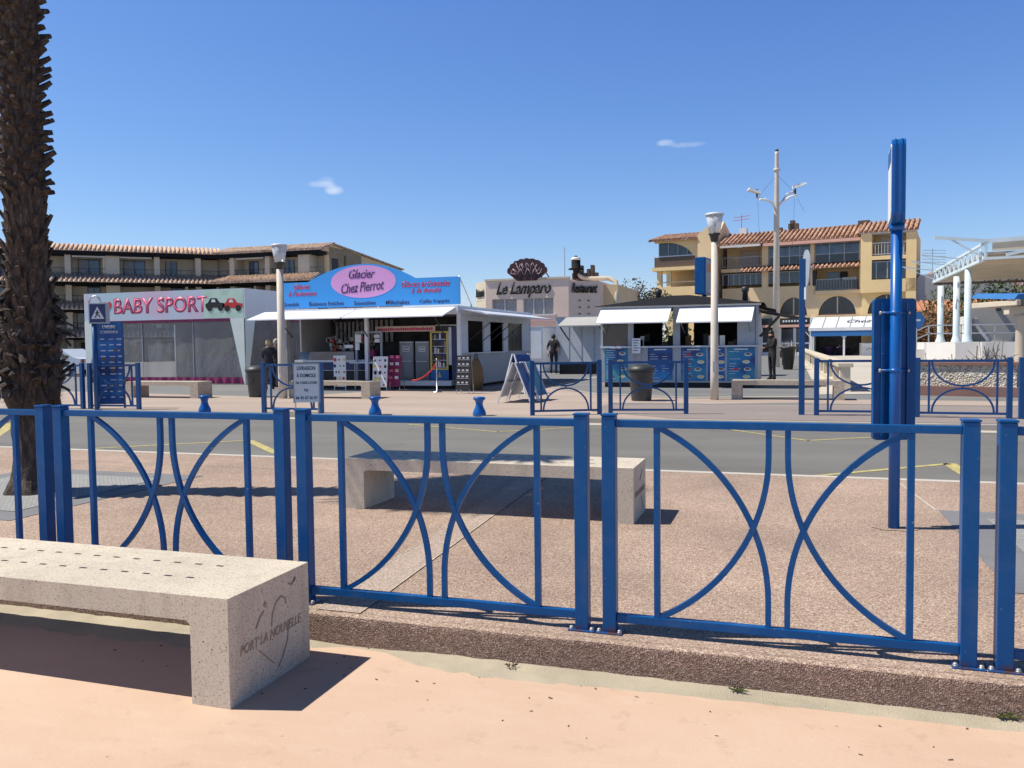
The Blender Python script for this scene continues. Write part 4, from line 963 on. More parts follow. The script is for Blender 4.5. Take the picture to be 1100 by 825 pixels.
fridge(428.5, 443.5, 366.5, 411, 'left grey steel freezer with a white notice, inside the ice cream kiosk'); fridge(445.5, 460.5, 366.5, 411, 'right grey steel freezer with a white notice, beside the yellow-framed drinks fridge')
pl = Pl(XL, YF+.9); xa_, xb2 = pl.u(462), pl.u(481.5); w = xb2-xa_; h = pl.z(470, 350)-.27
f = thing('drinks_fridge', 'glass-fronted drinks fridge with yellow frame and blue base in the ice cream kiosk', 'fridge', (XL+xa_, YF+.9, .27))
b1('body', 'navy', f, .03, w-.03, .06, .7, 0, h); hb = .27
b1('side_panel', 'ink_white', f, w-.029, w+.10, .03, .05, .5, h-.05); b1('side_panel', 'navy', f, w+.101, w+.32, .03, .7, .0, h-.05)
zl, zh = h*.19, h*.90
m = MB(); m.box(0, .06, .0, .05, zl, zh); m.box(w-.07, w-.01, 0, .05, zl, zh); m.box(.061, w-.071, 0, .05, zl, zl+.05); m.box(.061, w-.071, 0, .05, zh-.05, zh); m.build('door_frame', 'yellow_frame', f)
b1('header', 'black_plastic', f, 0, w, .0, .05, zh+.01, h)
for i in range(5):
    z_ = zl+.08+i*(zh-zl-.12)/5; sh = b1('shelf', 'steel', f, .065, w-.075, .052, .058, z_, z_+.015)
    random.seed(i); m = MB()
    for j in range(8): x = .08+j*(w-.17)/8; b1('bottle', random.choice(['navy', 'bark', 'steel', 'brown_box', 'black_plastic', 'grey_panel']), sh, x, x+.045, .03, .05, z_+.016, z_+.016+random.uniform(.12, .19))
b1('base', 'blue_valance', f, .0, w, .0, .05, .02, zl-.01)
MB().prism([(w/2-.06, .10), (w/2+.06, .10), (w/2+.02, .22), (w/2, .30), (w/2-.02, .22)], -.006, -.001).build('emblem', 'yellow_frame', f)
# rope barrier
x, y = gp(469.5, 421.5); pl = Pl(x, y, 0); r = thing('rope_barrier', 'chrome barrier post with a red rope in front of the freezers', 'barrier', (x, y, 0)); h = pl.z(468, 387)
MB().lathe([(.16, 0), (.16, .02), (.02, .04), (.016, h), (.03, h+.03), (.01, h+.06)], (0, 0, 0), 12).build('post', 'steel', r)
e = pl.u(438); P = [(e*t, .0+.3*t, h*.92-(h*.92-.35)*math.sin(t*math.pi/2)**.8) for t in [i/14 for i in range(15)]]
MB().tube(P, .022, 8).build('rope', 'red', r)
# picture boards
def aboard(pa, pb, pt, pbm, name, label, mat, grp=None, lean=.16, draw=None):
    x, y = gp((pa+pb)/2, pbm); pl = Pl(x, y, 0); u0, u1 = pl.u(pa, 400), pl.u(pb, 400); h = pl.z((pa+pb)/2, pt)
    r = thing(name, label, 'sign', (x, y, 0), 0, grp); z0 = .12; lean = max(lean, 0)
    fr = MB().hexa([(u0, 0, z0), (u1, 0, z0), (u1, .02, z0), (u0, .02, z0), (u0, lean, h), (u1, lean, h), (u1, lean+.02, h), (u0, lean+.02, h)]).build('panel', mat, r)
    m = MB()
    for u_ in (u0+.02, u1-.02): m.bar((u_, .03, 0), (u_, lean+.03, h*.98), .02, .02); m.bar((u_, lean*2.5, 0), (u_, lean+.05, h*.96), .02, .02)
    m.build('stand', 'steel', r)
    if draw: draw(fr, u0, u1, z0, h, lean)
    return r
def ice_pics(fr, u0, u1, z0, h, lean):
    random.seed(int(abs(u0)*100)); m = MB()
    for i in range(5):
        for j in range(3):
            m.mat(random.choice(['ink_black', 'brown_box', 'ink_black', 'yellow_frame', 'ink_navy', 'red', 'bark']))
            t = (i+.35)/5; cu = u0+(u1-u0)*(j+.5)/3+random.uniform(-.03, .03); z_ = z0+(h-z0)*t; y_ = lean*t-.004
            a = random.uniform(0, 3); w2 = random.uniform(.02, .05)
            m.prism([(cu+w2*math.cos(a+k_*2*math.pi/5)*1.2, z_+w2*1.5*math.sin(a+k_*2*math.pi/5)) for k_ in range(5)], y_-.006, y_-.001)
    m.build('print', None, fr)
aboard(358.5, 371.5, 382, 419.5, 'picture_board', 'white ice cream picture board behind the far concrete bench', 'white_paint', draw=ice_pics, lean=.0)
aboard(399.5, 415, 383, 420, 'picture_board', 'white ice cream picture board left of the dark red one', 'white_paint', draw=ice_pics, lean=.12)
def dark_pics(fr, u0, u1, z0, h, lean):
    m = MB(); random.seed(4)
    for i in range(4):
        t = .2+i*.22; z_ = z0+(h-z0)*t; y_ = lean*t-.004; m.mat('pink_outline'); m.box(u0+.02, u1-.02, y_-.004, y_-.001, z_, z_+.012)
        for j in range(2): m.mat(random.choice(['pink_letters', 'ink_white', 'shutter'])); x = u0+(u1-u0)*(.15+.45*j); m.box(x, x+.12, y_-.008, y_-.0045, z_+.05, z_+.14)
    m.build('pictures', None, fr)
aboard(415.5, 429, 382, 419.5, 'picture_board', 'dark red ice cream picture board beside the left freezer', 'magenta_cloth', draw=dark_pics)
def chalk(fr, u0, u1, z0, h, lean):
    m = MB(); random.seed(6)
    for i in range(5):
        t = .15+i*.18; z_ = z0+(h-z0)*t; y_ = lean*t-.004; m.box(u0+.03, u1-.03, y_-.004, y_-.001, z_, z_+.01)
        for j in range(3): x = u0+.05+(u1-u0)*(.3*j); m.box(x, x+.07, y_-.004, y_-.001, z_+.04, z_+.08)
    m.build('lettering', 'ink_white', fr)
aboard(489, 504, 382, 423, 'menu_easel', 'black menu easel at the right front corner of the ice cream kiosk', 'ink_black', draw=chalk)
b = thing('bin_bag_rack', 'dark rack with a rust-coloured bag behind the black menu easel', 'rack', (*gp(512, 419), 0)); 
MB().lathe([(.16, 0), (.24, .3), (.20, .7), (.10, .95), (.03, 1.0)], (0, 0, 0), 12).build('bag', 'brown_box', b); MB().bar((-.25, -.12, 0), (-.02, 0, 1.15), .03, .03).bar((.25, -.12, 0), (.02, 0, 1.15), .03, .03).build('frame', 'black_plastic', b)
# leaning A boards (seen from behind)
def aframe(pa, pb, pt, base, label, front, back, rz):
    x, y = gp((pa+pb)/2, base); pl = Pl(x, y, TH); h = pl.z((pa+pb)/2, pt); r = thing('pavement_sign', label, 'sign', (x, y, 0), rz, 'folding signs beside the kiosk')
    w, sp = .34, .42
    for s2, mt in ((-1, front), (1, back)):
        p = MB().hexa([(-w, s2*sp*.88-.01, .14), (w, s2*sp*.88-.01, .14), (w, s2*sp*.88+.01, .14), (-w, s2*sp*.88+.01, .14), (-w, s2*.03-.01, h-.02), (w, s2*.03-.01, h-.02), (w, s2*.03+.01, h-.02), (-w, s2*.03+.01, h-.02)]).build('panel', mt, r)
        m = MB()
        for u_ in (-w-.015, w+.015): m.bar((u_, s2*sp, 0), (u_, s2*.03, h), .03, .03)
        m.bar((-w, s2*sp*.45, h*.52), (w, s2*sp*.45, h*.52), .03, .03); m.build('frame', 'white_paint', r)
    return r
aframe(543, 570, 389, 432, 'nearest folding pavement sign with a white frame and panel, left of the far fence', 'menu_blue', 'white_paint', R(92))
aframe(556, 580, 388, 430, 'folding pavement sign with a dark blue panel touching the far fence post', 'menu_bluegreen', 'white_paint', R(88))
aframe(548, 572, 380, 423, 'rear folding sign with a dark patterned panel, behind the other two', 'menu_blue', 'menu_blue', R(70))
# ================================================================== SNACK KIOSK
YS = 26.6; q = Pl(0, YS); XS = q.u(645.5, 390); XE = q.u(814.5, 390); Ls = XE-XS; DS = 3.4
r = thing('snack_kiosk', 'grey snack kiosk with a low black roof, raised white flaps and blue menu posters', 'kiosk', (XS, YS, 0))
sx_ = lambda px, py=380: Pl(XS, YS).u(px, py); sz = lambda px, py: Pl(XS, YS).z(px, py)
zc0, zc1 = sz(727, 371.5), sz(727, 346); ztop = sz(727, 329.5); zbt = sz(727, 411)
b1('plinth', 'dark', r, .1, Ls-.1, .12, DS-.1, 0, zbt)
b1('front_wall', 'grey_panel', r, 0, Ls, 0, .05, zbt, zc0-.05); b1('counter', 'light_grey_panel', r, .0, Ls, -.16, .3, zc0-.049, zc0)
b1('floor', 'grey_panel', r, .02, Ls-.02, .051, DS-.05, zbt+.0, zbt+.05)
for a, b2 in ((0, .07), (sx_(674.5), sx_(680.5)), (sx_(723), sx_(730.5)), (sx_(792), sx_(811)), (Ls-.08, Ls)): b1('pillar', 'grey_panel', r, a, b2, .0, .08, zc0+.001, ztop-.02)
b1('header', 'grey_panel', r, .0, Ls, .0, .08, zc1+.55, ztop-.021) if False else None
b1('left_wall', 'grey_panel', r, 0, .05, .081, DS, zbt, ztop-.02); b1('right_wall', 'grey_panel', r, Ls-.05, Ls, .081, DS, zbt, ztop-.02)
wa, wb = 1.5, 2.6
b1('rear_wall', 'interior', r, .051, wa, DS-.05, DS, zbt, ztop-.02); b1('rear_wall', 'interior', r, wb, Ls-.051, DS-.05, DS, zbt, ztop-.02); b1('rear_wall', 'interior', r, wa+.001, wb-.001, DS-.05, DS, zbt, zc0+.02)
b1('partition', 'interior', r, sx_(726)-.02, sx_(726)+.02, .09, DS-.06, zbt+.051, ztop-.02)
b1('window_glass', 'dark_glass', r, .08, sx_(674), .03, .04, zc0+.001, zc1+.35)
b1('ceiling', 'interior', r, .0, Ls, .0, DS, ztop-.019, ztop+.02); b1('gutter', 'white_metal', r, -.08, Ls+.08, -.10, -.001, ztop-.01, ztop+.05)
zp = sz(727, 317.5)
m = MB(); xm = sx_(727)
m._new([(-.18, -.2, ztop+.055), (Ls+.18, -.2, ztop+.055), (Ls+.18, DS+.2, ztop+.055), (-.18, DS+.2, ztop+.055), (xm-.3, DS*.3, zp+.06), (xm+.3, DS*.3, zp+.06)], [(0, 1, 5, 4), (1, 2, 5), (2, 3, 4, 5), (3, 0, 4), (3, 2, 1, 0)]); m.build('roof', 'black_roof', r)
for px, py in ((697.5, 313), (797, 310)):
    MB().lathe([(.09, ztop+.1), (.09, ztop+.5), (.12, ztop+.55), (.12, ztop+.66), (.03, ztop+.7)], (sx_(px), DS*.6, 0), 10).build('vent_pipe', 'black_plastic', r)
def sflap(pa, pb, pta, ptb):
    a, b2 = sx_(pa), sx_(pb); m = MB(); z1, z0 = sz((pa+pb)/2, pta), 0; pl2 = Pl(XS, YS-.62); z0 = pl2.z((pa+pb)/2, ptb)
    m.hexa([(a-.06, -.62, z0-.02), (b2-.06, -.62, z0-.02), (b2, -.14, z1-.02), (a, -.14, z1-.02), (a-.06, -.62, z0+.02), (b2-.06, -.62, z0+.02), (b2, -.14, z1+.02), (a, -.14, z1+.02)]); fl = m.build('flap', 'flap_white', r)
    m = MB()
    for x in (a+.12, b2-.12): m.bar((x, 0, z1-.75), (x-.03, -.55, z0-.03), .03, .03)
    m.build('flap_strut', 'steel', fl)
sflap(647, 722, 332, 346.5); sflap(731, 810.5, 330.5, 345.5)
# menu posters
def sposter(pa, pb, pt, pb_, mat, seed, pics=True):
    a, b2, z1, z0 = sx_(pa), sx_(pb), sz((pa+pb)/2, pt), sz((pa+pb)/2, pb_); p = b1('poster', mat, r, a, b2, -.012, -.001, z0, z1)
    random.seed(seed); m = MB()
    m.mat('ink_white'); n = int((z1-z0)/.075)
    for i in range(n):
        z_ = z1-.07-i*.075; x = a+.06
        if i == 0: m.box(a+(b2-a)*.25, a+(b2-a)*.75, -.016, -.0125, z_-.02, z_+.015); continue
        if random.random() < .85: m.box(x, x+(b2-a)*random.uniform(.2, .42), -.015, -.0125, z_-.006, z_+.006)
        if random.random() < .5 and not pics: m.box(x+(b2-a)*.5, x+(b2-a)*random.uniform(.6, .8), -.015, -.0125, z_-.006, z_+.006)
    if pics:
        for i in range(4):
            cz_ = z0+(z1-z0)*(.12+.22*i); cx_ = a+(b2-a)*random.uniform(.66, .8)
            m.mat('ink_white'); m.prism([(cx_+.11*math.cos(t), cz_+.055*math.sin(t)) for t in [k_*math.pi/6 for k_ in range(12)]], -.016, -.0125)
            m.mat('brown_box' if i % 2 else 'yellow_frame'); m.prism([(cx_+.08*math.cos(t), cz_+.01+.035*math.sin(t)) for t in [k_*math.pi/6 for k_ in range(12)]], -.020, -.0165)
            if random.random() < .7: m.mat('red' if i % 2 else 'brown_box'); cx2 = a+(b2-a)*.3; m.prism([(cx2+.10*math.cos(t), cz_+.03*math.sin(t)+.02*math.cos(t)) for t in [k_*math.pi/6 for k_ in range(12)]], -.020, -.0165)
    m.build('print', None, p)
sposter(649.5, 674.5, 371.5, 409, 'menu_bluegreen', 1); sposter(696, 722.5, 373, 408, 'menu_blue', 2, False); sposter(731.5, 758.5, 373, 409, 'menu_bluegreen', 3); sposter(760.5, 778.5, 373, 409, 'menu_blue', 4); sposter(781, 811, 372.5, 409, 'menu_bluegreen', 5)
nb_ = b1('notice', 'ink_white', r, sx_(680), sx_(689), -.19, -.17, sz(684, 379.5), sz(684, 363.5)); b1('notice', 'curtain', r, sx_(680.5), sx_(689), -.014, -.002, sz(684, 388), sz(684, 381))
m = MB()
for i in range(5): m.box(sx_(681.5), sx_(687.5)-.03*(i % 3), -.194, -.1905, sz(684, 366+i*2.7), sz(684, 365.3+i*2.7))
m.build('print', 'ink_black', nb_)
random.seed(9); m = MB()
for i in range(16):
    x = .3+random.random()*(Ls-.7); z_ = zc0+.002; b1('counter_item', random.choice(['interior', 'steel', 'grey_wall', 'black_plastic', 'brown_box']), r, x, x+.16, .7, .9, z_+.0, z_+random.uniform(.1, .4))
# folded shade arms right of the kiosk
m = MB()
zz = sz(815, 333)
for i in range(3): m.bar((Ls+.02, .4+i*.9, zz), (Ls+1.35, .3+i*.9, zz-.28), .05, .05); m.bar((Ls+.02, .4+i*.9, zz-.8), (Ls+.6, .35+i*.9, zz-.16), .04, .04)
m.bar((Ls+.3, .2, zz-.05), (Ls+.3, 2.6, zz-.05), .04, .04); m.bar((Ls+1.35, .1, zz-.28), (Ls+1.35, 2.8, zz-.28), .06, .06)
m.build('awning_arms', 'dark', r)
m = MB(); m.hexa([(Ls+.02, .3, zz+.10), (Ls+.5, .3, zz-.02), (Ls+.5, 2.7, zz-.02), (Ls+.02, 2.7, zz+.10), (Ls+.02, .3, zz+.14), (Ls+.5, .3, zz+.02), (Ls+.5, 2.7, zz+.02), (Ls+.02, 2.7, zz+.14)]); m.build('awning_fabric', 'black_roof', r)
# ================================================================== PALE SHEDS BETWEEN THE KIOSKS
def place_cam(px, Y): X = (px-550)/900*Y; return c2w(X, Y)
P0 = place_cam(563, 40.5); q = Pl(P0.x, P0.y, 0); u1 = q.u(583.5, 370); h = q.z(573, 352)
r = thing('storage_box', 'plain white storage cabin between the ice cream kiosk and the walking person', 'cabin', tuple(P0))
MB().box(0, u1, 0, 3.0, .08, h, .02).build('body', 'white_paint', r); b1('roof', 'light_grey_panel', r, -.04, u1+.04, -.04, 3.05, h+.001, h+.06); b1('skirting', 'grey_panel', r, .02, u1-.02, .02, 2.9, 0, .079)
b1('door', 'white_metal', r, .08, u1-.08, -.02, -.001, .7, h-.15); b1('panel_line', 'grey_panel', r, .05, u1-.05, -.012, -.001, .55, .58)
P0 = place_cam(598, 38.5); q = Pl(P0.x, P0.y, 0); u1 = q.u(652, 370); h = q.z(620, 341.5); z0 = q.z(620, 389.5)
r = thing('closed_stall', 'long closed pale blue-grey stall raised over a dark gap, behind the snack kiosk', 'stall', tuple(P0))
b1('body', 'light_grey_panel', r, 0, u1, 0, 2.5, z0, h); b1('gap_shade', 'dark', r, .1, u1, .15, 2.4, 0, z0-.001); b1('roof_edge', 'grey_panel', r, -.04, u1, -.05, 2.55, h+.001, h+.07)  # dark block under the body stands in for the shadow in the gap
for i in range(1, 4): b1('panel_joint', 'grey_panel', r, i*u1/4, i*u1/4+.03, -.012, -.001, z0+.05, h-.05)
ya, za = -1.3, q.z(610, 349)
MB().hexa([(.5, -1.6, h-.42), (u1+.1, -1.6, h-.42), (u1+.1, -.06, h-.02), (.5, -.06, h-.02), (.5, -1.6, h-.37), (u1+.1, -1.6, h-.37), (u1+.1, -.06, h+.03), (.5, -.06, h+.03)]).build('awning', 'grey_wall', r)
m = MB(); m.bar((.6, -.02, h-1.0), (.6, -1.5, h-.45), .05, .05); m.build('awning_arm', 'black_plastic', r); MB().bar((u1, -.02, h-1.0), (u1, -1.5, h-.45), .05, .05).build('awning_arm', 'black_plastic', r)
# ================================================================== RESTAURANT
Y0 = 54; P0 = place_cam(523, Y0); ang = 0.0; q = Pl(P0.x, P0.y, ang); L = q.u(611, 340); h = q.z(570, 300.5)
r = thing('restaurant', 'two-storey pink restaurant reading Le Lamparo with a dark shell sign on its roof', 'building', tuple(P0), ang)
ru = lambda px: q.u(px, 320); rzz = lambda py, px=570: q.z(px, py)
wins = [(528.5, 555), (562, 594.5)]; wz0, wz1 = rzz(337.5), rzz(320.5)
b1('wall', 'pink_wall', r, 0, L, 0, 11, wz1, h); b1('wall', 'pink_wall', r, 0, L, .0, .3, rzz(346), wz0-.12); b1('wall', 'pinker_wall', r, 0, L, -.25, 11, 0, rzz(346)-.001)
es = [0]+[ru(v) for w in wins for v in w]+[L]
for a, b2 in zip(es[::2], es[1::2]): b1('wall', 'pink_wall', r, a, b2, 0, .3, wz0-.119, wz1-.001)
b1('rear_room', 'interior', r, .3, L-.3, 2.5, 2.6, rzz(346), wz1)
b1('sill', 'white_wall', r, ru(560), ru(597), -.1, .05, wz0-.12, wz0-.0); b1('cornice', 'beige_wall', r, -.05, L+.05, -.08, .3, h-.0+.002, h+.12)
for a, b2 in wins:
    a, b2 = ru(a), ru(b2); w = b1('window', 'curtain', r, a+.001, b2-.001, .18, .2, wz0, wz1-.002); m = MB(); n = 2 if b2-a < 1.8 else 3
    for i in range(n+1): x = a+(b2-a)*i/n; m.box(max(a+.002, x-.035), min(b2-.002, x+.035), .1, .16, wz0, wz1-.003)
    m.build('frame', 'white_wall', w); m = MB(); m.box(a+.01, b2-.01, .168, .172, wz0+.01, wz1-.01); m.build('pane', 'window_glass', w) if False else m.bm.free()
text('lettering', 'Le Lamparo', 'ink_black', r, (ru(533.5)+ru(592))/2, rzz(311), -.002, 1.0, ru(592)-ru(533.5), shear=.35, bold=.022, ext=.06)
# canted corner left, sunlit
pA = Pl(P0.x, P0.y, ang); 
aL = ang-R(-52)
dirL = Vector((-math.cos(R(25)), -math.sin(R(25)), 0))      # towards the left and the street? receding piece
# left facet: from the front corner back-left
v = Vector((ru(502), 0, 0)); ll = abs(v.x)
m = MB(); m.prism([(0, .3), (0, 0.002), (-ll, 1.6), (-ll, 6), (0, 6)], rzz(321), h+.02, ax='z'); m.build('corner_wall', 'cream_wall', r)
m = MB(); m.prism([(-.01, .3), (-.01, 0.02), (-ll+.01, 1.62), (-ll+.01, 6), (-.01, 6)], 0, rzz(321)-.001, ax='z'); m.build('corner_wall', 'beige_wall', r)
aw = -math.atan2(1.6, ll); tl = text('lettering', 'Restaurant', 'ink_black', r, 0, rzz(312), -.03, .55, math.hypot(ll, 1.6)*.78, shear=.35, bold=.02, ext=.05); tl.rotation_euler = (0, 0, aw); tl.location = (-ll/2, .78, 0)
# right facet, pink, angled back; and ochre rear part with duct
LL = ru(640)-L; m = MB(); m.prism([(L, .3), (L, .002), (L+LL, 1.3), (L+LL, 10), (L, 10)], 0, h-.15, ax='z'); m.build('corner_wall', 'pink_wall', r)
aw = math.atan2(1.3, LL); tr = text('lettering', 'Restaurant', 'ink_black', r, 0, rzz(310.5), -.03, .62, math.hypot(LL, 1.3)*.82, shear=.35, bold=.02, ext=.05); tr.rotation_euler = (0, 0, aw); tr.location = (L+LL/2, .60, 0)
for i in range(3):
    for j in (-1, 1): MB().lathe([(.001, -.06), (.08, 0), (.001, .06)], (L+LL*.5+j*.28*LL*.5, 1.3*(.5+j*.14)-.08, rzz(324+i*7)), 8).build('wall_stud', 'bark', r)
b1('rear_block', 'ochre_wall', r, L+LL*.9, L+LL+.9, 2.5, 11, 0, h-.3)
m = MB(); zz = h+.15; m.tube([(L-.2, 3, zz+.35), (L+.3, 3, zz+.05), (L+1, 3, zz), (L+LL+.2, 3, zz), (L+LL+.7, 2.9, zz-.25), (L+LL+.8, 2.6, zz-1.0), (L+LL+.8, 2.4, 2.5)], .15, 12); m.build('duct', 'cream_wall', r)
MB().lathe([(.20, h+.2), (.20, h+.75), (.50, h+.78), (.50, h+.86), (.30, h+.9), (.30, h+1.4), (.24, h+1.5), (.05, h+1.7)], (L-.25, 3, 0), 16).build('roof_vent', 'black_roof', r)
MB().lathe([(.31, 0), (.33, .1), (.24, .18), (.03, .22)], (L-.25, 3, h+1.4), 16).build('vent_cap', 'white_paint', r)
MB().lathe([(.2, h), (.2, h+.9)], (ru(541), 2.5, 0), 8).tube([(ru(541), 2.5, h+.8), (ru(541)+.1, 2.5, h+1.15), (ru(541)+.45, 2.5, h+1.2)], .04, 6).build('roof_pipe', 'cream_pole', r)
m = MB()
for i in range(7): m.box(ru(600)+i*.25, ru(600)+i*.25+.2, 3.5, 4, h, h+.6+.25*(i % 3))
m.build('roof_machinery', 'bark', r)
m = MB(); m.bar((ru(594), 3, h), (ru(594), 3, h+2.3), .04, .04); m.bar((ru(592.5), 3, h+2.1), (ru(596), 3, h+2.1), .03, .03); m.bar((ru(592.5), 3, h+1.6), (ru(595), 3, h+1.6), .03, .03); m.build('antenna', 'steel', r)
# roof shell sign
sc_u = ru(566.5); s0, s1 = h-.05, rzz(279.5); Rr = (ru(586)-ru(546))/2; P = []
cz = s0; Hs = s1-s0
nl = 9; base = [(sc_u-.75, cz), (sc_u-.62, cz-.1), (sc_u+.62, cz-.1), (sc_u+.75, cz)]
for i in range(nl):
    a0 = R(168 - 0) if False else None
arc = []
for i in range(nl*5+1):
    a = R(12)+R(156)*i/(nl*5); bumpy = 1+.045*abs(math.sin(math.pi*i/5)); arc.append((sc_u+Rr*1.06*math.cos(a)*bumpy, cz+Hs*1.06*math.sin(a)**.62*bumpy))
P = [(sc_u-.62, cz), (sc_u+.62, cz)]+arc
sg = MB().prism(P, -.1, .15).build('roof_sign', 'shell', r)
m = MB()
for i in range(nl):
    a = R(12)+R(156)*(i+.5)/nl; x2, z2 = sc_u+Rr*.92*math.cos(a), cz+Hs*.86*math.sin(a)**.75; x1, z1 = sc_u+.5*math.cos(a), cz+.35
    m.tube([(x1+(x2-x1)*.35, -.14, z1+(z2-z1)*.35), ((x1+x2)/2+.02, -.14, (z1+z2)/2), (x2, -.14, z2)], .014, 5)
P = [(sc_u-1.0+.1*i, -.15, cz+.55+.2*math.sin(i*1.3)) for i in range(21)]; m.tube(P, .02, 5)
P = [(sc_u-.7+.1*i, -.15, cz+.95+.18*math.cos(i*1.7)) for i in range(15)]; m.tube(P, .02, 5); m.build('neon_tube', 'neon_off', sg)
m = MB()
for x in (-.9, .9): m.bar((sc_u+x, .15, h+.1), (sc_u+x, .15, cz+1.0), .08, .08); m.bar((sc_u+x, .2, cz+.9), (sc_u+x*1.2, 1.6, h+.1), .06, .06)
m.build('sign_prop', 'bark', sg)
# ================================================================== LEFT APARTMENTS (two wings meeting at an angle)
C = place_cam(236, 91); 
def apartment(Cx, Cy, a, pxs, pxend, side, label, npier, seed):
    pl = Pl(Cx, Cy, a); u0, u1 = sorted((pl.u(pxs, 330), pl.u(pxend, 330)))
    r = thing('apartment_block', label, 'building', (Cx, Cy, 0), a)
    lv = [0, 3.05, 5.85, 8.6, 11.35]; dp = 9.0
    b1('rear_wall', 'beige_wall', r, u0-(1.5 if seed == 5 else 0), u1, 1.7, dp, 0, lv[4]+.5)
    for i in (1, 2, 3):
        z = lv[i]
        sl = b1('slab', 'black_roof', r, u0, u1, -.35, 1.7, z-.75, z-.02)  # near-black colour stands in for the shade beneath each tile strip
        MB().ribs(u0, u1, -2.15, z-.5, -.2, z+.32, .42, .12).build('tile_strip', 'roof_tiles_pale', r)
        rl = MB(); rl.box(u0, u1, -.02, .01, z+.95, z+1.0); rl.box(u0, u1, -.02, .01, z+.5, z+.53)
        for k_ in range(int((u1-u0)/1.1)): rl.box(u0+k_*1.1, u0+k_*1.1+.04, -.02, .01, z-.02, z+.95)
        rl.build('railing', 'dark', r)
    ppx = sorted(npier); U = [pl.u(p, 330) for p in ppx]; U = [u for u in U if u0-.1 <= u <= u1+.1]
    for j, u in enumerate(U):
        w = .55 if (j % 3) != 2 else 1.3
        b1('pier', 'cream_wall', r, u-w/2, u+w/2, -.15, 1.69, 0, lv[4]-.25)
    random.seed(seed); A = [u0]+U+[u1]
    for i in range(4):
        for a_, b_ in zip(A, A[1:]):
            if b_-a_ < 2.0 or random.random() < .25: continue
            c = a_+(b_-a_)*random.uniform(.35, .6); w = min(random.choice([.7, 1.2, 1.6]), (b_-a_)*.3)
            z0_ = lv[i]+.0; f = b1('window', 'dark' if i == 0 else 'window_blue', r, c-w, c+w*.6, 1.64, 1.69, z0_, z0_+2.05)
            m = MB(); 
            for t in (0, .5, 1): x = c-w+1.6*w*t; m.box(x-.03, x+.03, 1.60, 1.638, z0_, z0_+2.05)
            m.build('frame', 'bark', f)
            if i and random.random() < .4: b1('curtain', 'curtain', f, c-w+.05, c-w+.05+w*.5, 1.605, 1.635, z0_+.02, z0_+2.0)
            if i and random.random() < .45: b1('awning_box', 'white_wall', r, a_+.4, b_-.5, -.1, .15, lv[i]+2.1, lv[i]+2.25)
            if i and random.random() < .4: b1('partition', 'beige_wall', r, c+w*.9, c+w*.9+.25, -.0, 1.6, z0_, z0_+2.1)
    return r, pl, u0, u1, lv, dp
r, pl, u0, u1, lv, dp = apartment(C.x, C.y, R(23.6)+TH, -160, 236.5, 0, 'long left wing of the tiled apartment block, behind the palm and marquee', [-120, -75, -30, 25, 74.5, 122.5, 170, 214], 2)
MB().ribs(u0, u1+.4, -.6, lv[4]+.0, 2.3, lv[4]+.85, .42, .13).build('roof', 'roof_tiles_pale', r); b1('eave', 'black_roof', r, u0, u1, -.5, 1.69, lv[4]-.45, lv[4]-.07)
m = MB(); m.hexa([(u0, 2.3, lv[4]+.8), (u1, 2.3, lv[4]+.8), (u1, 9, lv[4]-.3), (u0, 9, lv[4]-.3), (u0, 2.3, lv[4]+.86), (u1, 2.3, lv[4]+.86), (u1, 9, lv[4]-.2), (u0, 9, lv[4]-.2)]); m.build('rear_roof', 'roof_tiles_pale', r)
r, pl, u0, u1, lv, dp = apartment(C.x, C.y, R(1.0), 236.5, 346, 0, 'right wing of the tiled apartment block with an ochre end wall', [251, 289, 328], 5)
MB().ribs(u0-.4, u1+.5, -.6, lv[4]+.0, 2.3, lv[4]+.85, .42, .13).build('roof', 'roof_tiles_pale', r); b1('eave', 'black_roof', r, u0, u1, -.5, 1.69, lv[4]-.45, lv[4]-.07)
m = MB(); m.prism([(-.3, lv[4]-.2), (2.3, lv[4]+.75), (9.0, lv[4]+.2), (20, lv[4]-.6), (20, 0), (1.2, 0), (1.2, lv[4]-.2)], u1-.3, u1, ax='x'); m.build('end_wall', 'ochre_wall', r)
b1('rear_mass', 'ochre_wall', r, u1-12, u1-.31, 9.05, 19.9, 0, lv[4]-.7)
b1('wall_niche', 'dark', r, u1-.02, u1+.02, 2.2, 3.6, lv[3]+.2, lv[3]+2.1); b1('drainpipe', 'bark', r, u1+.001, u1+.1, 5.0, 5.12, 0, lv[4]-.2)
MB().hexa([(u1-.5, 2.3, lv[4]+.8), (u1+.3, 2.3, lv[4]+.8), (u1+.3, 20, lv[4]-.55), (u1-.5, 20, lv[4]-.55), (u1-.5, 2.3, lv[4]+.9), (u1+.3, 2.3, lv[4]+.9), (u1+.3, 20, lv[4]-.42), (u1-.5, 20, lv[4]-.42)]).build('verge', 'roof_tiles_pale', r)
# ================================================================== RIGHT APARTMENTS
P0 = place_cam(840, 78); ang = -math.atan(.54)+TH; q = Pl(P0.x, P0.y, ang)
r = thing('apartment_block', 'yellow apartment block with tiled roof, arches, glazed balconies', 'building', tuple(P0), ang)
U = lambda px, py=300, d=0: q.u(px, py, d); Z = lambda py, px=880, d=0: q.z(px, py, d)
def uzr(pxa, pya, pxb, pyb): (a, z1), (b2, z0) = q.uz(pxa, pya), q.uz(pxb, pyb); return a, b2, z0, z1
ul, ur, ub = U(776), U(985, 300), U(926)
z_e3 = Z(262, 840); z_f3 = Z(308, 840)-.0; z_s2 = Z(287, 880)
zE = z_e3; z3b = Z(278.5, 880)+.0
# floor levels in metres
G1 = Z(341, 880); F2 = Z(311.5, 880); F3 = Z(283, 880); EV = Z(257, 880)
RD = 1.5
b1('core', 'ochre_wall', r, ul, ub-.05, RD+.3, 14, 0, EV-.1)
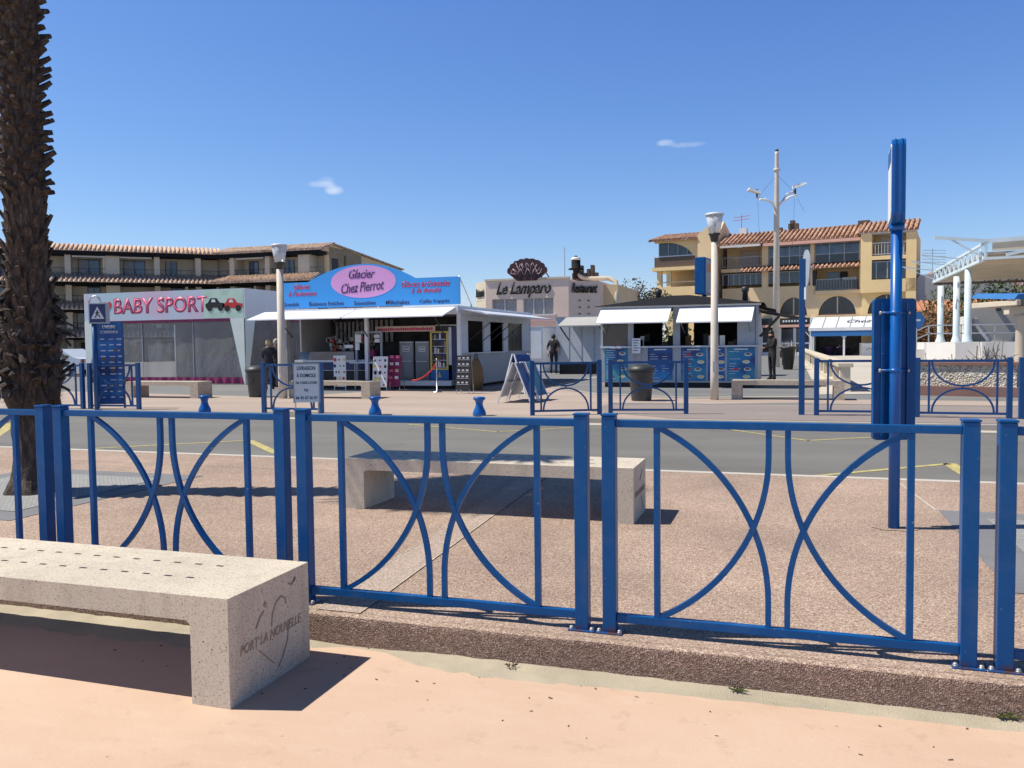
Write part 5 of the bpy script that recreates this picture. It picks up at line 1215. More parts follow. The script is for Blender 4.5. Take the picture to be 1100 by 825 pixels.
# ground and first floor front wall with arches
def arch_wall(u0, u1, z0, z1, arches, mat, y0=0, y1=.35, name='arcade_wall'):
    m = MB(); cur = u0
    for c, hw, zb, zt in arches:
        m.box(cur, c-hw, y0, y1, z0, z1); n = 12; pts = [(c-hw, zb)] + [(c-hw*math.cos(math.pi*i/n), zb+(zt-zb)*math.sin(math.pi*i/n)) for i in range(1, n)] + [(c+hw, zb)]
        for (xa, za), (xb2, zb2) in zip(pts, pts[1:]):
            m._new([(xa, y0, za), (xb2, y0, zb2), (xb2, y0, z1), (xa, y0, z1), (xa, y1, za), (xb2, y1, zb2), (xb2, y1, z1), (xa, y1, z1)], [(0, 1, 2, 3), (7, 6, 5, 4), (0, 4, 5, 1), (2, 6, 7, 3)])
        if zb > z0: m.box(c-hw, c+hw, y0, y1, z0, zb)
        cur = c+hw
    m.box(cur, u1, y0, y1, z0, z1); return m.build(name, mat, r)
A = []
for pa, pb in ((837, 867), (879, 919.5), (932, 972)): A.append(((U(pa, 338)+U(pb, 338))/2, (U(pb, 338)-U(pa, 338))/2, Z(338.5), Z(318.5)))
arch_wall(ul, ub, Z(341), Z(312), A[:2], 'ochre_wall')
b1('wall', 'ochre_wall', r, ul, U(876), 0, .35, Z(312)+.001, F2+.45)
for c, hw, zb, zt in A:
    w = b1('arch_window', 'dark_glass', r, c-hw, c+hw, .36, .40, zb-.1, zt+.05); b1('frame', 'cream_wall', w, c-.05, c+.05, .30, .355, zb, zt-.05); b1('sill', 'maroon_coping', w, c-hw, c+hw, .2, .35, zb-.1, zb+.12)
# balconies / glazing: (px range, floor, type)
def glazed(pa, pb, z0, z1, n, zmid=True, d=.25, mat='window_glass'):
    a, b2 = U(pa), U(pb); w = b1('window', mat, r, a, b2, d, d+.03, z0, z1)
    m = MB()
    for i in range(n+1): x = a+(b2-a)*i/n; m.box(x-.045, x+.045, d-.05, d-.001, z0, z1)
    m.box(a, b2, d-.05, d-.001, z1-.08, z1)
    if zmid: m.box(a, b2, d-.052, d-.0015, z0+(z1-z0)*.42, z0+(z1-z0)*.42+.08)
    m.build('frame', 'grey_panel', w)
    if zmid: b1('lower_panel', 'dark_glass', w, a+.05, b2-.05, d-.03, d-.005, z0, z0+(z1-z0)*.42)
    return w
H3 = EV-.35
glazed(825.5, 870, F3+.05, H3, 4, mat='window_blue'); glazed(875, 922.5, F3+.05, H3, 3, mat='window_blue')
glazed(776, 818, F2+.75, F3-.55, 7, False); glazed(825.5, 870, F2+.75, F3-.55, 4, False)
for pa, pb in ((818.5, 825), (870.5, 874.5), (923, 927)): b1('pier', 'ochre_wall', r, U(pa), U(pb), -.05, RD+.29, F2-.3, EV-.1)
# open loggia floor 3 left with shutter, floor 2 right with balcony
b1('roller_shutter', 'shutter', r, U(790), U(811), RD+.2, RD+.29, F3+.4, H3-.1)
def rail(pa, pb, z, y=-.02, h=1.0, mat='grey_panel', k_=.25, name='railing'):
    a, b2 = U(pa), U(pb); m = MB(); m.box(a, b2, y-.03, y+.03, z+h-.06, z+h); m.box(a, b2, y-.02, y+.02, z+.08, z+.12)
    for i in range(int((b2-a)/k_)): m.box(a+i*k_, a+i*k_+.03, y-.015, y+.015, z+.12, z+h-.06)
    return m.build(name, mat, r)
rail(776, 818, F3); rail(877, 921, F2-.1, -.1, 1.05)
b1('slab', 'ochre_wall', r, U(775), U(926), -.15, RD+.29, F3-.42, F3-.1)
MB().ribs(U(797), U(925), -.95, F3-.45, -.1, F3-.05, .38, .11).build('tile_strip', 'roof_tiles', r)
b1('slab', 'ochre_wall', r, U(876), ub, -.3, RD+.29, F2-.45, F2-.1)
b1('balcony_glass', 'dark_glass', r, U(878), U(921), -.06, -.04, F2, F2+.8)
w = b1('window', 'window_blue', r, U(886), U(899), RD+.22, RD+.29, F2-.05, F3-.7); b1('window', 'dark', r, U(900), U(908), RD+.22, RD+.29, F2-.05, F3-.7)
b1('sign_box', 'dark', r, U(873), U(877), -.1, .2, F2+.4, F3-.6)
for pa in (904, 912):
    m = MB(); x = U(pa); m.box(x, x+.5, .3, .8, F2+.4, F2+.46); m.box(x, x+.5, .75, .8, F2+.46, F2+1.1); m.build('balcony_chair', 'white_paint', r)
# right bay, nearer, pale yellow
bz0 = Z(318, 950); by = -1.3
b1('bay_wall', 'yellow_wall', r, ub, ur, by, 1.0, Z(317), Z(301, 950))
b1('bay_wall', 'yellow_wall', r, ub, ub+.9, by, 1.0, Z(301, 950)+.001, EV+.15); b1('bay_wall', 'yellow_wall', r, ur-.8, ur, by, 6, 0, EV+.0)
b1('bay_wall', 'yellow_wall', r, ub+.901, ur-.801, by, 1.0, Z(280, 950), Z(276.5, 950)+.05)
w = glazed(931, 978, Z(300, 950), Z(281.5, 950), 4, False, by+.25)
b1('bay_wall', 'yellow_wall', r, ub+.91, ur-.81, 1.2, 2, Z(277, 950), EV+.1)
b1('roller_shutter', 'white_wall', r, U(944), U(960), 1.12, 1.19, Z(275, 950), Z(254, 950))
rail(928, 981, Z(276, 950)+.05, by+.1, 1.1, 'white_metal')
m = MB(); m.bar((U(932), by+.4, Z(275, 950)), (U(937), by+.5, Z(258, 950)), .08, .08); m.build('folded_parasol', 'white_paint', r)
for i in range(3): b1('balcony_chair', 'white_metal', r, U(970)+i*.5, U(970)+i*.5+.1, by+.5, by+.6, Z(276, 950), Z(267, 950))
b1('bay_eave', 'white_wall', r, ub, ur, by-.15, 1.0, EV+.02, EV+.13)
arch_wall(ub, ur-.801, 0, Z(317)-.001, [((A[2][0]), A[2][1], A[2][2], A[2][3])], 'yellow_wall', -.2, .3)
b1('core', 'ochre_wall', r, ub-.049, ur-.81, 2.01, 6, 0, EV)
# roofs
MB().ribs(ul-.2, ub-.2, -.9, EV-.05, 3.2, EV+1.35, .40, .13).build('roof', 'roof_tiles', r); b1('gutter', 'pink_trim', r, U(822), ub-.1, -1.0, -.6, EV-.42, EV-.15); b1('gutter', 'white_wall', r, ul, U(819), -1.0, -.7, EV-.35, EV-.15)
MB().ribs(ub-.2, ur+.15, by-.2, EV+.16, 3.2, EV+1.55, .40, .13).build('roof', 'roof_tiles', r)
MB().hexa([(ul, 3.2, EV+1.2), (ur-.3, 3.2, EV+1.5), (ur-5, 14, EV-.2), (ul, 14, EV-.2), (ul, 3.2, EV+1.3), (ur-.3, 3.2, EV+1.6), (ur-5, 14, EV-.1), (ul, 14, EV-.1)]).build('rear_roof', 'roof_tiles', r)
for px, w2, h2 in ((840, .9, .7), (842, .4, 1.0), (917, 1.0, .5), (826, .6, .4)):
    b1('chimney', 'bark', r, U(px), U(px)+w2, 3, 3.6, EV+1.0, EV+1.3+h2)
# left gable and loggia wing
gu0, gu1 = U(757), U(775.5); gl = U(708)
m = MB(); m.prism([(-2.2, 0), (9, 0), (9, EV+.2), (2.5, EV+2.6), (-2.2, EV-.6)], gu0, gu1-.4, ax='x'); m.build('gable_wall', 'ochre_wall', r)
m = MB(); m.prism([(gu0-.02, 0), (gu1, 0), (gu1, EV+.6), (U(771), Z(243, 771)), (gu0-.02, EV+.9)], -2.4, -2.2); m.build('gable_wall', 'ochre_wall', r)
yw = -1.9
t3, b3, t2, b2l = Z(262, 735), Z(288, 735), Z(290, 735), Z(309, 735)
wz = [b3-.2, b2l]
b1('loggia_slab', 'yellow_wall', r, gl, gu0, yw-.3, 3, b3-.35, b3-.02); 
b1('loggia_parapet', 'yellow_wall', r, gl, gu0, yw, 3, Z(321, 735), b2l); b1('loggia_wall', 'yellow_wall', r, gl+1.2, gu0, yw+.3, 3, 0, Z(321, 735))
b1('rear_wall', 'ochre_wall', r, gl+1.0, gu0-.01, .8, 3, b2l, t3+.4)
for px in (712, 722): b1('column', 'yellow_wall', r, U(px), U(px)+.45, yw+.1, yw+.5, b2l, b3-.36)
b1('loggia_rail', 'ochre_wall', r, gl+.2, gu0, yw+.05, yw+.12, b2l+.4, b2l+.5)
w = b1('window', 'window_glass', r, gl+.5, gu0-.3, yw+.5, yw+.55, b3, t3); m = MB()
for i in range(5): x = gl+.5+(gu0-.8-gl)*i/4; m.box(x-.04, x+.04, yw+.42, yw+.49, b3, t3)
m.box(gl+.5, gu0-.3, yw+.42, yw+.49, b3+1.0, b3+1.1); m.build('frame', 'grey_panel', w)
b1('balcony_panel', 'bark', r, gl+.2, gu0-.4, yw-.1, yw-.05, b3, b3+.95); b1('balcony_rail', 'white_metal', r, gl+.1, gu0-.3, yw-.12, yw-.04, b3+1.0, b3+1.07)
# curved brace and lintel
cx_ = gu0-.3; m = MB(); P = [(cx_-2.3, t3+.35), (cx_, t3+.35), (cx_, b3+.6)]; n = 8
P = [(gl+.2, t3+.35), (gu0-.02, t3+.35), (gu0-.02, b3+.2)]+[(gu0-.35-3.0*(1-math.cos(a)), b3+.2+(t3+.0-b3-.2)*math.sin(a)) for a in [i*math.pi/2/n for i in range(n+1)]]+[(gl+.2, t3)]
m.prism(P, yw, yw+.3); m.build('arched_lintel', 'yellow_wall', r)
b1('left_wall', 'yellow_wall', r, gl+.4, gl+.7, yw+.6, 3, b3, t3+.3)
m = MB(); Lw = gu0-gl+.3; m.ribs(gl-.3, gu0+.0, yw-.6, Z(259.5, 730)-.1, 2.6, Z(259.5, 730)+1.0, .40, .13); m.build('roof', 'roof_tiles', r)
b1('antenna_mast', 'white_paint', r, U(786), U(786)+.7, 3, 3.6, EV+1.2, EV+1.9)
m = MB(); x = U(788); m.bar((x, 3.2, EV+1.9), (x, 3.2, EV+3.2), .05, .05)
for dz in (.0, .3): m.bar((x-.8, 3.2, EV+3.0-dz), (x+.8, 3.2, EV+3.1-dz), .04, .04)
m.build('antenna', 'red', r)
# shops on the ground floor
b1('shop_sign', 'dark', r, U(795), U(872), -.4, .0, Z(347.5), Z(341)-.02); b1('shop_trim', 'pink_trim', r, U(795), U(872), -.5, .0, Z(351), Z(348.2))
m = MB(); random.seed(2)
for i in range(9): x = U(842)+i*.25; m.box(x, x+.14, -.44, -.402, Z(345.5), Z(343.3))
m.build('lettering', 'ink_white', r)
for a, b2 in ((U(800), U(818)), (U(818), U(838)), (U(838), U(854)), (U(854), U(871))):
    w = b1('shop_window', 'window_glass', r, a+.12, b2-.12, .05, .08, 1.2, Z(352.5)); b1('shop_panel', 'white_paint', r, a+.12, b2-.12, .0, .05, .0, .3); b1('shop_window', 'window_glass', r, a+.12, b2-.12, .05, .08, .3, 1.05)
    m = MB(); m.box(a, a+.12, -.05, .1, 0, Z(351.5)); m.box(b2-.12+.001, b2, -.05, .1, 0, Z(351.5)); m.box(a+.12, b2-.12, -.05, .1, 1.05, 1.2); m.build('frame', 'white_paint', w)
b1('shop_rear', 'interior', r, U(795), U(985), 1.0, 1.1, 0, Z(342)); b1('pilaster', 'white_paint', r, U(871.5), U(876), -.6, .3, 0, Z(341))
# ---- restaurant terrace awning
r2 = thing('terrace_awning', 'white sloping restaurant awning with blue valance along the yellow building', 'awning', tuple(P0), ang)
ua, uc = U(874), U(992); zt_, zb_ = Z(341), Z(352.5)
MB().hexa([(ua, -2.6, zb_-.04), (uc, -2.6, zb_-.04), (uc, -.35, zt_-.04), (ua, -.35, zt_-.04), (ua, -2.6, zb_), (uc, -2.6, zb_), (uc, -.35, zt_), (ua, -.35, zt_)]).build('canopy', 'white_metal', r2)
m = MB()
for i in range(9): x = ua+(uc-ua)*i/8; m.bar((x, -2.62, zb_+.02), (x, -.4, zt_+.02), .05, .03)
m.build('rafter', 'grey_panel', r2)
b1('fascia', 'white_paint', r2, ua, uc, -2.72, -2.62, zb_-.28, zb_); b1('valance', 'blue_valance', r2, ua+.2, uc, -2.68, -2.64, zb_-.75, zb_-.281)
for px in (877, 911, 945, 982):
    x = U(px); m = MB(); m.box(x-.08, x+.08, -2.6, -2.45, 0, zb_-.3); m.bar((x, -2.5, zb_-1.0), (x-.5, -2.5, zb_-.35), .08, .06); m.bar((x, -2.5, zb_-1.0), (x+.5, -2.5, zb_-.35), .08, .06); m.build('post', 'white_paint', r2)
tx = text('lettering', 'Chez Simon', 'ink_navy', r2, 0, 0, 0, .62, 4.6, shear=.3, bold=-.004, ext=.01)
sl = math.atan2(zt_-zb_, 2.25); tx.rotation_euler = (-(math.pi/2-sl), 0, 0); tx.location = (U(912.5)+2.3, -1.45, (zt_+zb_)/2+.07)
# terrace furniture
def planter(px, py, label, w, h, mat, veg=True):
    x, y = gp(px, py); r = thing('planter', label, 'planter', (x, y, 0), 0)
    MB().lathe([(w*.7, 0), (w*.95, h*.85), (w*1.08, h*.86), (w*1.08, h), (w*.85, h), (w*.8, h*.9)], (0, 0, 0), 16).build('pot', mat, r)
    return r
for px, lb in ((890.5, 'left of the two purple round planters before the terrace'), (905.5, 'right of the two purple round planters before the terrace')):
    p_ = planter(px, 381.5, lb, .50, .75, 'purple_pot'); p_['group'] = 'purple planters'
    random.seed(px); m = MB()
    for i in range(60): a = random.uniform(0, 6.28); e = random.uniform(.6, 1.5); L_ = random.uniform(.15, .45); d = Vector((math.cos(a)*math.cos(e), math.sin(a)*math.cos(e), math.sin(e))); s0_ = Vector((random.uniform(-.3, .3), random.uniform(-.3, .3), .7)); m._new([tuple(s0_), tuple(s0_+d*L_*.5+Vector((.03, 0, 0))), tuple(s0_+d*L_)], [(0, 1, 2)])
    m.build('foliage', 'dry_twigs', p_)
x, y = gp(936, 382); w = thing('wooden_counter', 'white crate-like counter with painted sign at the terrace front', 'counter', (x, y, 0), ang)
MB().box(-.9, .9, -.3, .3, 0, 1.1, .02).build('body', 'white_paint', w); b1('trim', 'cream_wall', w, -.92, -.8, -.34, -.301, 0, 1.1); m = MB(); m.tube([(-.4, -.31, .5), (-.1, -.31, .65), (.1, -.31, .5), (.3, -.31, .6)], .02, 5); m.build('drawing', 'ink_black', w)
x, y = gp(912, 374); w = thing('terrace_table', 'small white table set behind the purple planters', 'table', (x, y, 0), ang); b1('top', 'white_paint', w, -.8, .8, -.4, .4, .9, .97); [MB().box(a-.04, a+.04, -.04, .04, 0, .899).build('leg', 'white_paint', w) for a in (-.7, .7)]
def blackplanter(px, py, pt, label):
    x, y = gp(px, py); pl = Pl(x, y, TH); h = pl.z(px, pt); r = thing('tall_planter', label, 'planter', (x, y, 0))
    MB().lathe([(.22, 0), (.36, h*.86), (.44, h*.88), (.44, h*.94), (.33, h*.93)], (0, 0, 0), 14).build('pot', 'black_plastic', r)
    random.seed(1); m = MB()
    for i in range(120):
        a = random.uniform(0, 6.28); e = random.uniform(.3, 1.5); L_ = random.uniform(.15, .5); d = Vector((math.cos(a)*math.cos(e), math.sin(a)*math.cos(e), math.sin(e))); s0_ = Vector((random.uniform(-.3, .3), random.uniform(-.3, .3), h*.9)); sd_ = d.cross(Vector((0, 0, 1)))*.04; m._new([tuple(s0_-sd_), tuple(s0_+sd_), tuple(s0_+d*L_)], [(0, 1, 2)])
    m.build('foliage', 'grey_wall', r)
blackplanter(846.5, 397, 371, 'tall black tapered planter with grey plants right of the snack kiosk')
x, y = gp(838, 392); w = thing('cafe_chair', 'dark low cafe chair between the standing person and black planter', 'chair', (x, y, 0), .4)
b1('seat', 'black_plastic', w, -.25, .25, -.25, .25, .42, .46); b1('backrest', 'black_plastic', w, -.25, .25, .22, .26, .47, .85)
for a in (-.22, .22):
    for b_ in (-.22, .22): b1('leg', 'black_plastic', w, a-.02, a+.02, b_-.02, b_+.02, 0, .419)
# low balustrade running towards the terrace
a = Vector(gp(862.5, 386)); b2 = Vector(gp(908, 421)); Lb = (b2-a).length; rz = math.atan2(b2.y-a.y, b2.x-a.x)
r = thing('balustrade', 'low cream wall with square openings leading back to the terrace', 'wall', (a.x, a.y, 0), rz)
n = 14; b1('base', 'cream_wall', r, 0, Lb, -.14, .14, 0, .18); MB().box(-.05, Lb+.05, -.20, .20, .68, .80, .02).build('coping', 'cream_wall', r)
for i in range(n+1): x = i*(Lb-.5)/n; b1('pier', 'cream_wall', r, x, x+.5, -.13, .13, .181, .679)
# blue-and-grey sign box seen between roofs, on its own pole behind the snack kiosk
P0 = place_cam(752, 34); ql = Pl(P0.x, P0.y, TH); r = thing('sign_box', 'blue lightbox sign above the snack kiosk roof, half hidden by the street lamp', 'sign', tuple(P0), TH-R(27))
zt_, zb_ = ql.z(752, 276), ql.z(752, 316)
hb_ = MB().box(-.22, .22, -.0, 1.5, zb_, zt_, .05).build('lightbox', 'blue_paint', r); b1('face', 'curtain', hb_, .221, .235, .08, 1.42, zb_+.08, zt_-.08); b1('face_band', 'terracotta', hb_, .236, .24, .3, 1.2, zt_-.6, zt_-.25)
MB().lathe([(.09, 0), (.09, zb_-.001)], (0, .75, 0), 12).build('pole', 'blue_paint', r); 
# ================================================================== STAGE
S = [gp(995, 390), gp(1120, 391)]
P0 = place_cam(1022, 43); q = Pl(P0.x, P0.y, 0); 
r = thing('stage', 'open-air stage with pale blue columns, trussed canopy and white platform', 'stage', tuple(P0), 0)
def su(px, py=380, d=0): return q.u(px, py, d)
def szz(px, py, d=0): return q.z(px, py, d)
zt_ = szz(1020, 368); xa = su(995, 385, 3.5)
# platform: a chamfered polygon
x0_, x1_, x2_, x3_ = su(995, 385, 2.5), su(1026, 388, 0), su(1052, 388, 0), su(1060, 388, -.8)
m = MB(); m.prism([(x0_, 6.5), (x0_, 2.2), (x1_, 0), (x2_, .0), (x2_, -.5), (x3_, -.5), (x3_, .5), (x3_+16, .5), (x3_+16, 14), (x0_, 14)], 0, zt_, ax='z'); m.build('platform', 'white_wall', r)
# rear building under hedge
b1('rear_wall', 'grey_wall', r, su(1041, 350, 6), su(1041, 350, 6)+16, 6, 6.4, zt_, szz(1060, 325, 6)); b1('side_wall', 'white_wall', r, su(1033, 350, 6), su(1041, 350, 6)-.01, 5.2, 6.6, zt_, szz(1040, 340, 6))
MB().bar((su(1046, 350, 5.6), 5.7, szz(1046, 343, 5.6)), (su(1063, 366, 4.6), 4.6, zt_+.1), .25, .2).build('ramp_rail', 'white_wall', r)
b1('wall_lamp', 'black_plastic', r, su(1070, 331, 5.9), su(1070, 331, 5.9)+.25, 5.8, 5.99, szz(1070, 334, 5.9), szz(1070, 331, 5.9))
# columns
cols = [(1010, 3.6), (1027, 1.9), (1039, .7)]; tops = []
for px, d in cols:
    tp = {1010: (1012, 307), 1027: (1029, 297), 1039: (1042, 289.5)}[px]
    x, _ = q.uz(px, 367, d); z1 = szz(tp[0], tp[1], d)
    MB().lathe([(.27, zt_+.001), (.26, zt_+.05), (.19, zt_+.25), (.165, zt_+.40), (.165, z1)], (x, d, 0), 16).build('column', 'pale_blue', r); tops.append((x, d, z1))
# sloping edge truss
A0 = Vector((*[su(1003, 303, 5.0)], 5.0, szz(1003, 303, 5.0))); A1 = Vector((su(1056, 279, -1.2), -1.2, szz(1056, 279, -1.2)))
m = MB(); dv = A1-A0; upz = Vector((0, 0, .62)); m.bar(tuple(A0), tuple(A1), .14, .14); m.bar(tuple(A0+upz*.9), tuple(A1+upz*1.25), .12, .12); n = 11
for i in range(n):
    p = A0+dv*i/n; p2 = A0+dv*(i+.5)/n; p3 = A0+dv*(i+1)/n; m.bar(tuple(p), tuple(p2+upz), .06, .06); m.bar(tuple(p2+upz), tuple(p3), .06, .06)
m.build('truss', 'pale_blue', r)
for t, L_ in ((.02, 1.7), (.28, 1.8), (.55, 1.9)):
    m = MB(); p = A0+dv*t+upz; e = p+Vector((-L_, -.3, .25)); m.bar(tuple(p), tuple(e), .05, .05); m.bar(tuple(A0+dv*(t+.06)), tuple(e), .03, .03); m.build('outrigger', 'pale_blue', r)
# front beam
B0 = A1+Vector((0, 0, .05)); B1 = B0+Vector((9.5, -.6, .45))
m = MB(); m.bar(tuple(B0+Vector((-2.2, 0, 1.15))), tuple(B0+Vector((.3, 0, .85))), .14, .14); m.bar(tuple(B0+Vector((-1.5, 0, 1.05))), tuple(B0+Vector((-.2, 0, .2))), .08, .08)
m.bar(tuple(B0+Vector((.1, 0, .85))), tuple(B0+Vector((9, -.5, 1.15))), .12, .2); m.bar(tuple(B0), tuple(B0+Vector((9, -.5, .1))), .12, .12); m.bar(tuple(B0+Vector((.1, 0, .0))), tuple(B0+Vector((.15, 0, .95))), .12, .12)
m.bar(tuple(B0+Vector((3.0, 0, .1))), tuple(B0+Vector((3.8, 0, 1.45))), .12, .12); m.bar(tuple(B0+Vector((1.0, 0, .15))), tuple(B0+Vector((1.9, 0, .35))), .2, .16); m.build('front_beam', 'pale_blue', r)
m = MB(); m.hexa([tuple(v) for v in (B0+Vector((.1, .15, .22)), B0+Vector((10, -.35, .42)), B0+Vector((10, 8, -.5)), A0+Vector((.3, .2, .1)), B0+Vector((.1, .15, .32)), B0+Vector((10, -.35, .52)), B0+Vector((10, 8, -.42)), A0+Vector((.3, .2, .18)))]); m.build('canopy', 'shutter', r)
for i in range(9):
    t = (i+.5)/9; a_ = B0.lerp(A0, t)+Vector((.2, .1, .02+.1*(1-t))); MB().bar(tuple(a_), tuple(a_+Vector((9.5, -.3, .1))), .09, .16).build('purlin', 'cream_wall', r)
m = MB(); m.hexa([tuple(v) for v in (B0+Vector((.4, -.02, .36)), B0+Vector((9, -.5, .46)), B0+Vector((9, -.46, .46)), B0+Vector((.4, .02, .36)), B0+Vector((.4, -.02, .78)), B0+Vector((9, -.5, 1.04)), B0+Vector((9, -.46, 1.04)), B0+Vector((.4, .02, .78)))]); m.build('front_panel', 'cream_wall', r)
m = MB(); 
for i in range(6): p = A0+Vector((.3, .0, -.15)); m.bar((A0.x+i*1.6, 5.0, A0.z-.1), (A0.x+i*1.6+1.6, 5.0, A0.z-.1), .12, .12); m.bar((A0.x+i*1.6, 5.0, A0.z-.1), (A0.x+i*1.6+.8, 5.0, A0.z+.5), .06, .06); m.bar((A0.x+i*1.6+.8, 5.0, A0.z+.5), (A0.x+i*1.6+1.6, 5.0, A0.z-.1), .06, .06)
m.build('rear_truss', 'bark', r)
# steps and handrail left of the stage
xs = su(995, 385, 3)
for i in range(5): b1('step', 'white_wall', r, xs-1.9+i*.35, xs-1.9+(i+1)*.35 if i < 4 else xs, 3.0, 6.0, 0, .17*(i+1))
m = MB()
for dz in (.9, .45): m.bar((xs-2.4, 3.0, dz+.1), (xs+.1, 3.0, dz+1.25), .06, .06); m.bar((xs+.1, 3.0, dz+1.25), (xs+5, 3.0, dz+1.25), .06, .06)
for x in (-2.4, -1.1, .1, 1.7, 3.3, 5): m.bar((xs+x, 3.0, 0), (xs+x, 3.0, 1.0+1.15*min(1, max(0, (x+2.4)/2.5))), .06, .06)
m.build('handrail', 'steel', r)
# dark band behind (gap under trees)
# pebbled planter wall and its coping/bench
a = Vector(gp(985.5, 424)); b2 = Vector(gp(1092, 426.5)); Lb = (b2-a).length; rz = math.atan2(b2.y-a.y, b2.x-a.x); pl = Pl(a.x, a.y, rz); h = pl.z(1035, 389.5)
r = thing('planter_wall', 'low planter wall faced with pale pebbles behind the right far fence', 'planter', (a.x, a.y, 0), rz)
b1('footing', 'maroon_coping', r, -.05, Lb+.3, -.25, .3, 0, .24); b1('wall', 'pebble_wall', r, 0, Lb, -.0, .25, .241, h-.07); b1('coping', 'maroon_coping', r, -.03, Lb+.03, -.06, 3.0, h-.069, h)
random.seed(12); m = MB()
for i in range(64):
    x = Lb*.62+random.gauss(0, .5); y = .5+random.random()*.5; a_ = random.uniform(0, 6.28); e = random.uniform(.15, 1.5); L_ = random.uniform(.12, .5)*(1.2 if abs(x-Lb*.7) < .3 else .5); d = Vector((math.cos(a_)*math.cos(e), math.sin(a_)*math.cos(e), math.sin(e))); m.bar((x, y, h), tuple(Vector((x, y, h))+d*L_), .012, .012)
b_ = m.build('dry_shrub', 'dry_twigs', None, (a.x, a.y, 0)); b_.rotation_euler = (0, 0, rz); tag(b_, 'dry twiggy shrub growing on top of the pebbled planter wall', 'shrub')
# pergola column right
x, y = gp(1094, 423); pl = Pl(x, y, TH); h = pl.z(1096, 338); r = thing('pergola', 'cream pergola column with notched beam ends and blue roof edge', 'pergola', (x, y, 0), TH)
for k_ in (0, 4.2): MB().lathe([(.17, 0), (.15, .1), (.135, h-.1), (.18, h)], (k_+.05, 0, 0), 18).build('column', 'cream_wall', r)
MB().box(-.35, 6, -.12, .12, h+.001, h+.22, .02).build('beam', 'cream_wall', r)
for i in range(9): MB().box(-.42+i*.42, -.30+i*.42, -.55, 1.5, h+.22, h+.36, .02).build('joist', 'cream_wall', r)
MB().hexa([(-.45, -.5, h+.37), (6, -.5, h+.37), (6, 1.5, h+.50), (-.45, 1.5, h+.50), (-.35, -.5, h+.50), (6, -.5, h+.50), (6, 1.5, h+.63), (-.3, 1.5, h+.63)]).build('roof', 'blue_valance', r)
# background right: pink block, low tiled house, pale wall
P0 = place_cam(1020, 72); q2 = Pl(P0.x, P0.y, 0); r = thing('far_building', 'pale pink building with window openings seen under the stage canopy', 'building', tuple(P0), 0); hh = q2.z(1060, 283)
b1('wall', 'pinker_wall', r, q2.u(1015), q2.u(1015)+24, .3, 10, 0, hh)
for i in range(7): x = q2.u(1030)+i*2.4; f_ = b1('window', 'shutter', r, x, x+1.1, .2, .29, q2.z(1060, 318), q2.z(1060, 296)); b1('frame', 'white_wall', f_, x-.06, x, .15, .25, q2.z(1060, 318), q2.z(1060, 296))
b1('cornice', 'white_wall', r, q2.u(1015), q2.u(1015)+24, .1, .29, hh-.3, hh)
P0 = place_cam(985, 66); q2 = Pl(P0.x, P0.y, 0); r = thing('low_house', 'low house with an orange tiled roof and grey gable between block and stage', 'building', tuple(P0), 0)
za, zb_ = q2.z(1005, 336), q2.z(1005, 322); b1('wall', 'bark', r, 0, 10, 0, 6, 0, za); MB().ribs(-.3, 10.3, -.5, za, 3, zb_, .4, .12).build('roof', 'terracotta', r)
MB().prism([(0, 0), (0, zb_+1.0), (1, zb_+2.4), (7, zb_+2.6), (9, zb_), (9, 0)], 6.2, 9).build('rear_wall', 'grey_wall', r); m = MB(); m.bar((2, 6.5, zb_+2), (2, 6.5, zb_+4.6), .05, .05)
for i in range(5): m.bar((1.2, 6.5, zb_+4.5-i*.25), (3.0, 6.5, zb_+4.4-i*.25), .04, .04)
m.build('antenna', 'steel', r)
x, y = gp(984, 392); r = thing('round_sign', 'round dark blue traffic sign behind the tall blue sign board', 'sign', (x, y, 0), TH); pl = Pl(x, y, TH)
zc = pl.z(984, 344); MB().tube([(0, 0, zc), (0, -.02, zc)], .45, 24).build('sign_disc', 'blue_valance', r); b1('leg', 'steel', r, -.04, .04, .0, .06, 0, zc+.3); b1('arrow', 'ink_white', r, -.2, .2, -.03, -.021, zc-.05, zc+.05)
# ================================================================== VEGETATION
def foliage(name, label, cat, loc, blobs, n, size, mat='leaves', trunk=True, group=None):
    r = thing(name, label, cat, loc, 0, group); m = MB()
    for (cx, cy, cz, rx, ry, rz2) in blobs:
        for i in range(int(n)):
            v = Vector((random.gauss(0, 1), random.gauss(0, 1), random.gauss(0, 1))).normalized()*random.random()**.4
            if noise.noise(Vector((cx+v.x*2.3, cy+v.y*2.3, cz+v.z*2.3))*1.3) < -.18: continue
            p = Vector((cx+v.x*rx, cy+v.y*ry, cz+v.z*rz2)); a = Vector((random.gauss(0, 1), random.gauss(0, 1), random.gauss(0, 1))).normalized(); b_ = a.orthogonal().normalized(); s2 = size*random.uniform(.6, 1.3)
            m._new([tuple(p-a*s2), tuple(p+b_*s2*.5), tuple(p+a*s2), tuple(p-b_*s2*.5)], [(0, 1, 2, 3)])
    m.build('crown', mat, r)
    if trunk:
        m = MB(); cz0 = min(b[2]-b[5]*.3 for b in blobs); m.tube([(0, 0, 0), (.05, 0, cz0*.5), (blobs[0][0]*.3, 0, cz0+.3)], [.16, .12, .07], 8)
        for b in blobs: m.tube([(blobs[0][0]*.2, 0, cz0*.8), (b[0]*.7, b[1]*.7, b[2])], [.06, .02], 6)
        m.build('trunk', 'bark', r)
    return r
random.seed(21)
def Zc(px, py, Y): P = place_cam(px, Y); return Pl(P.x, P.y, TH).z(px, py)
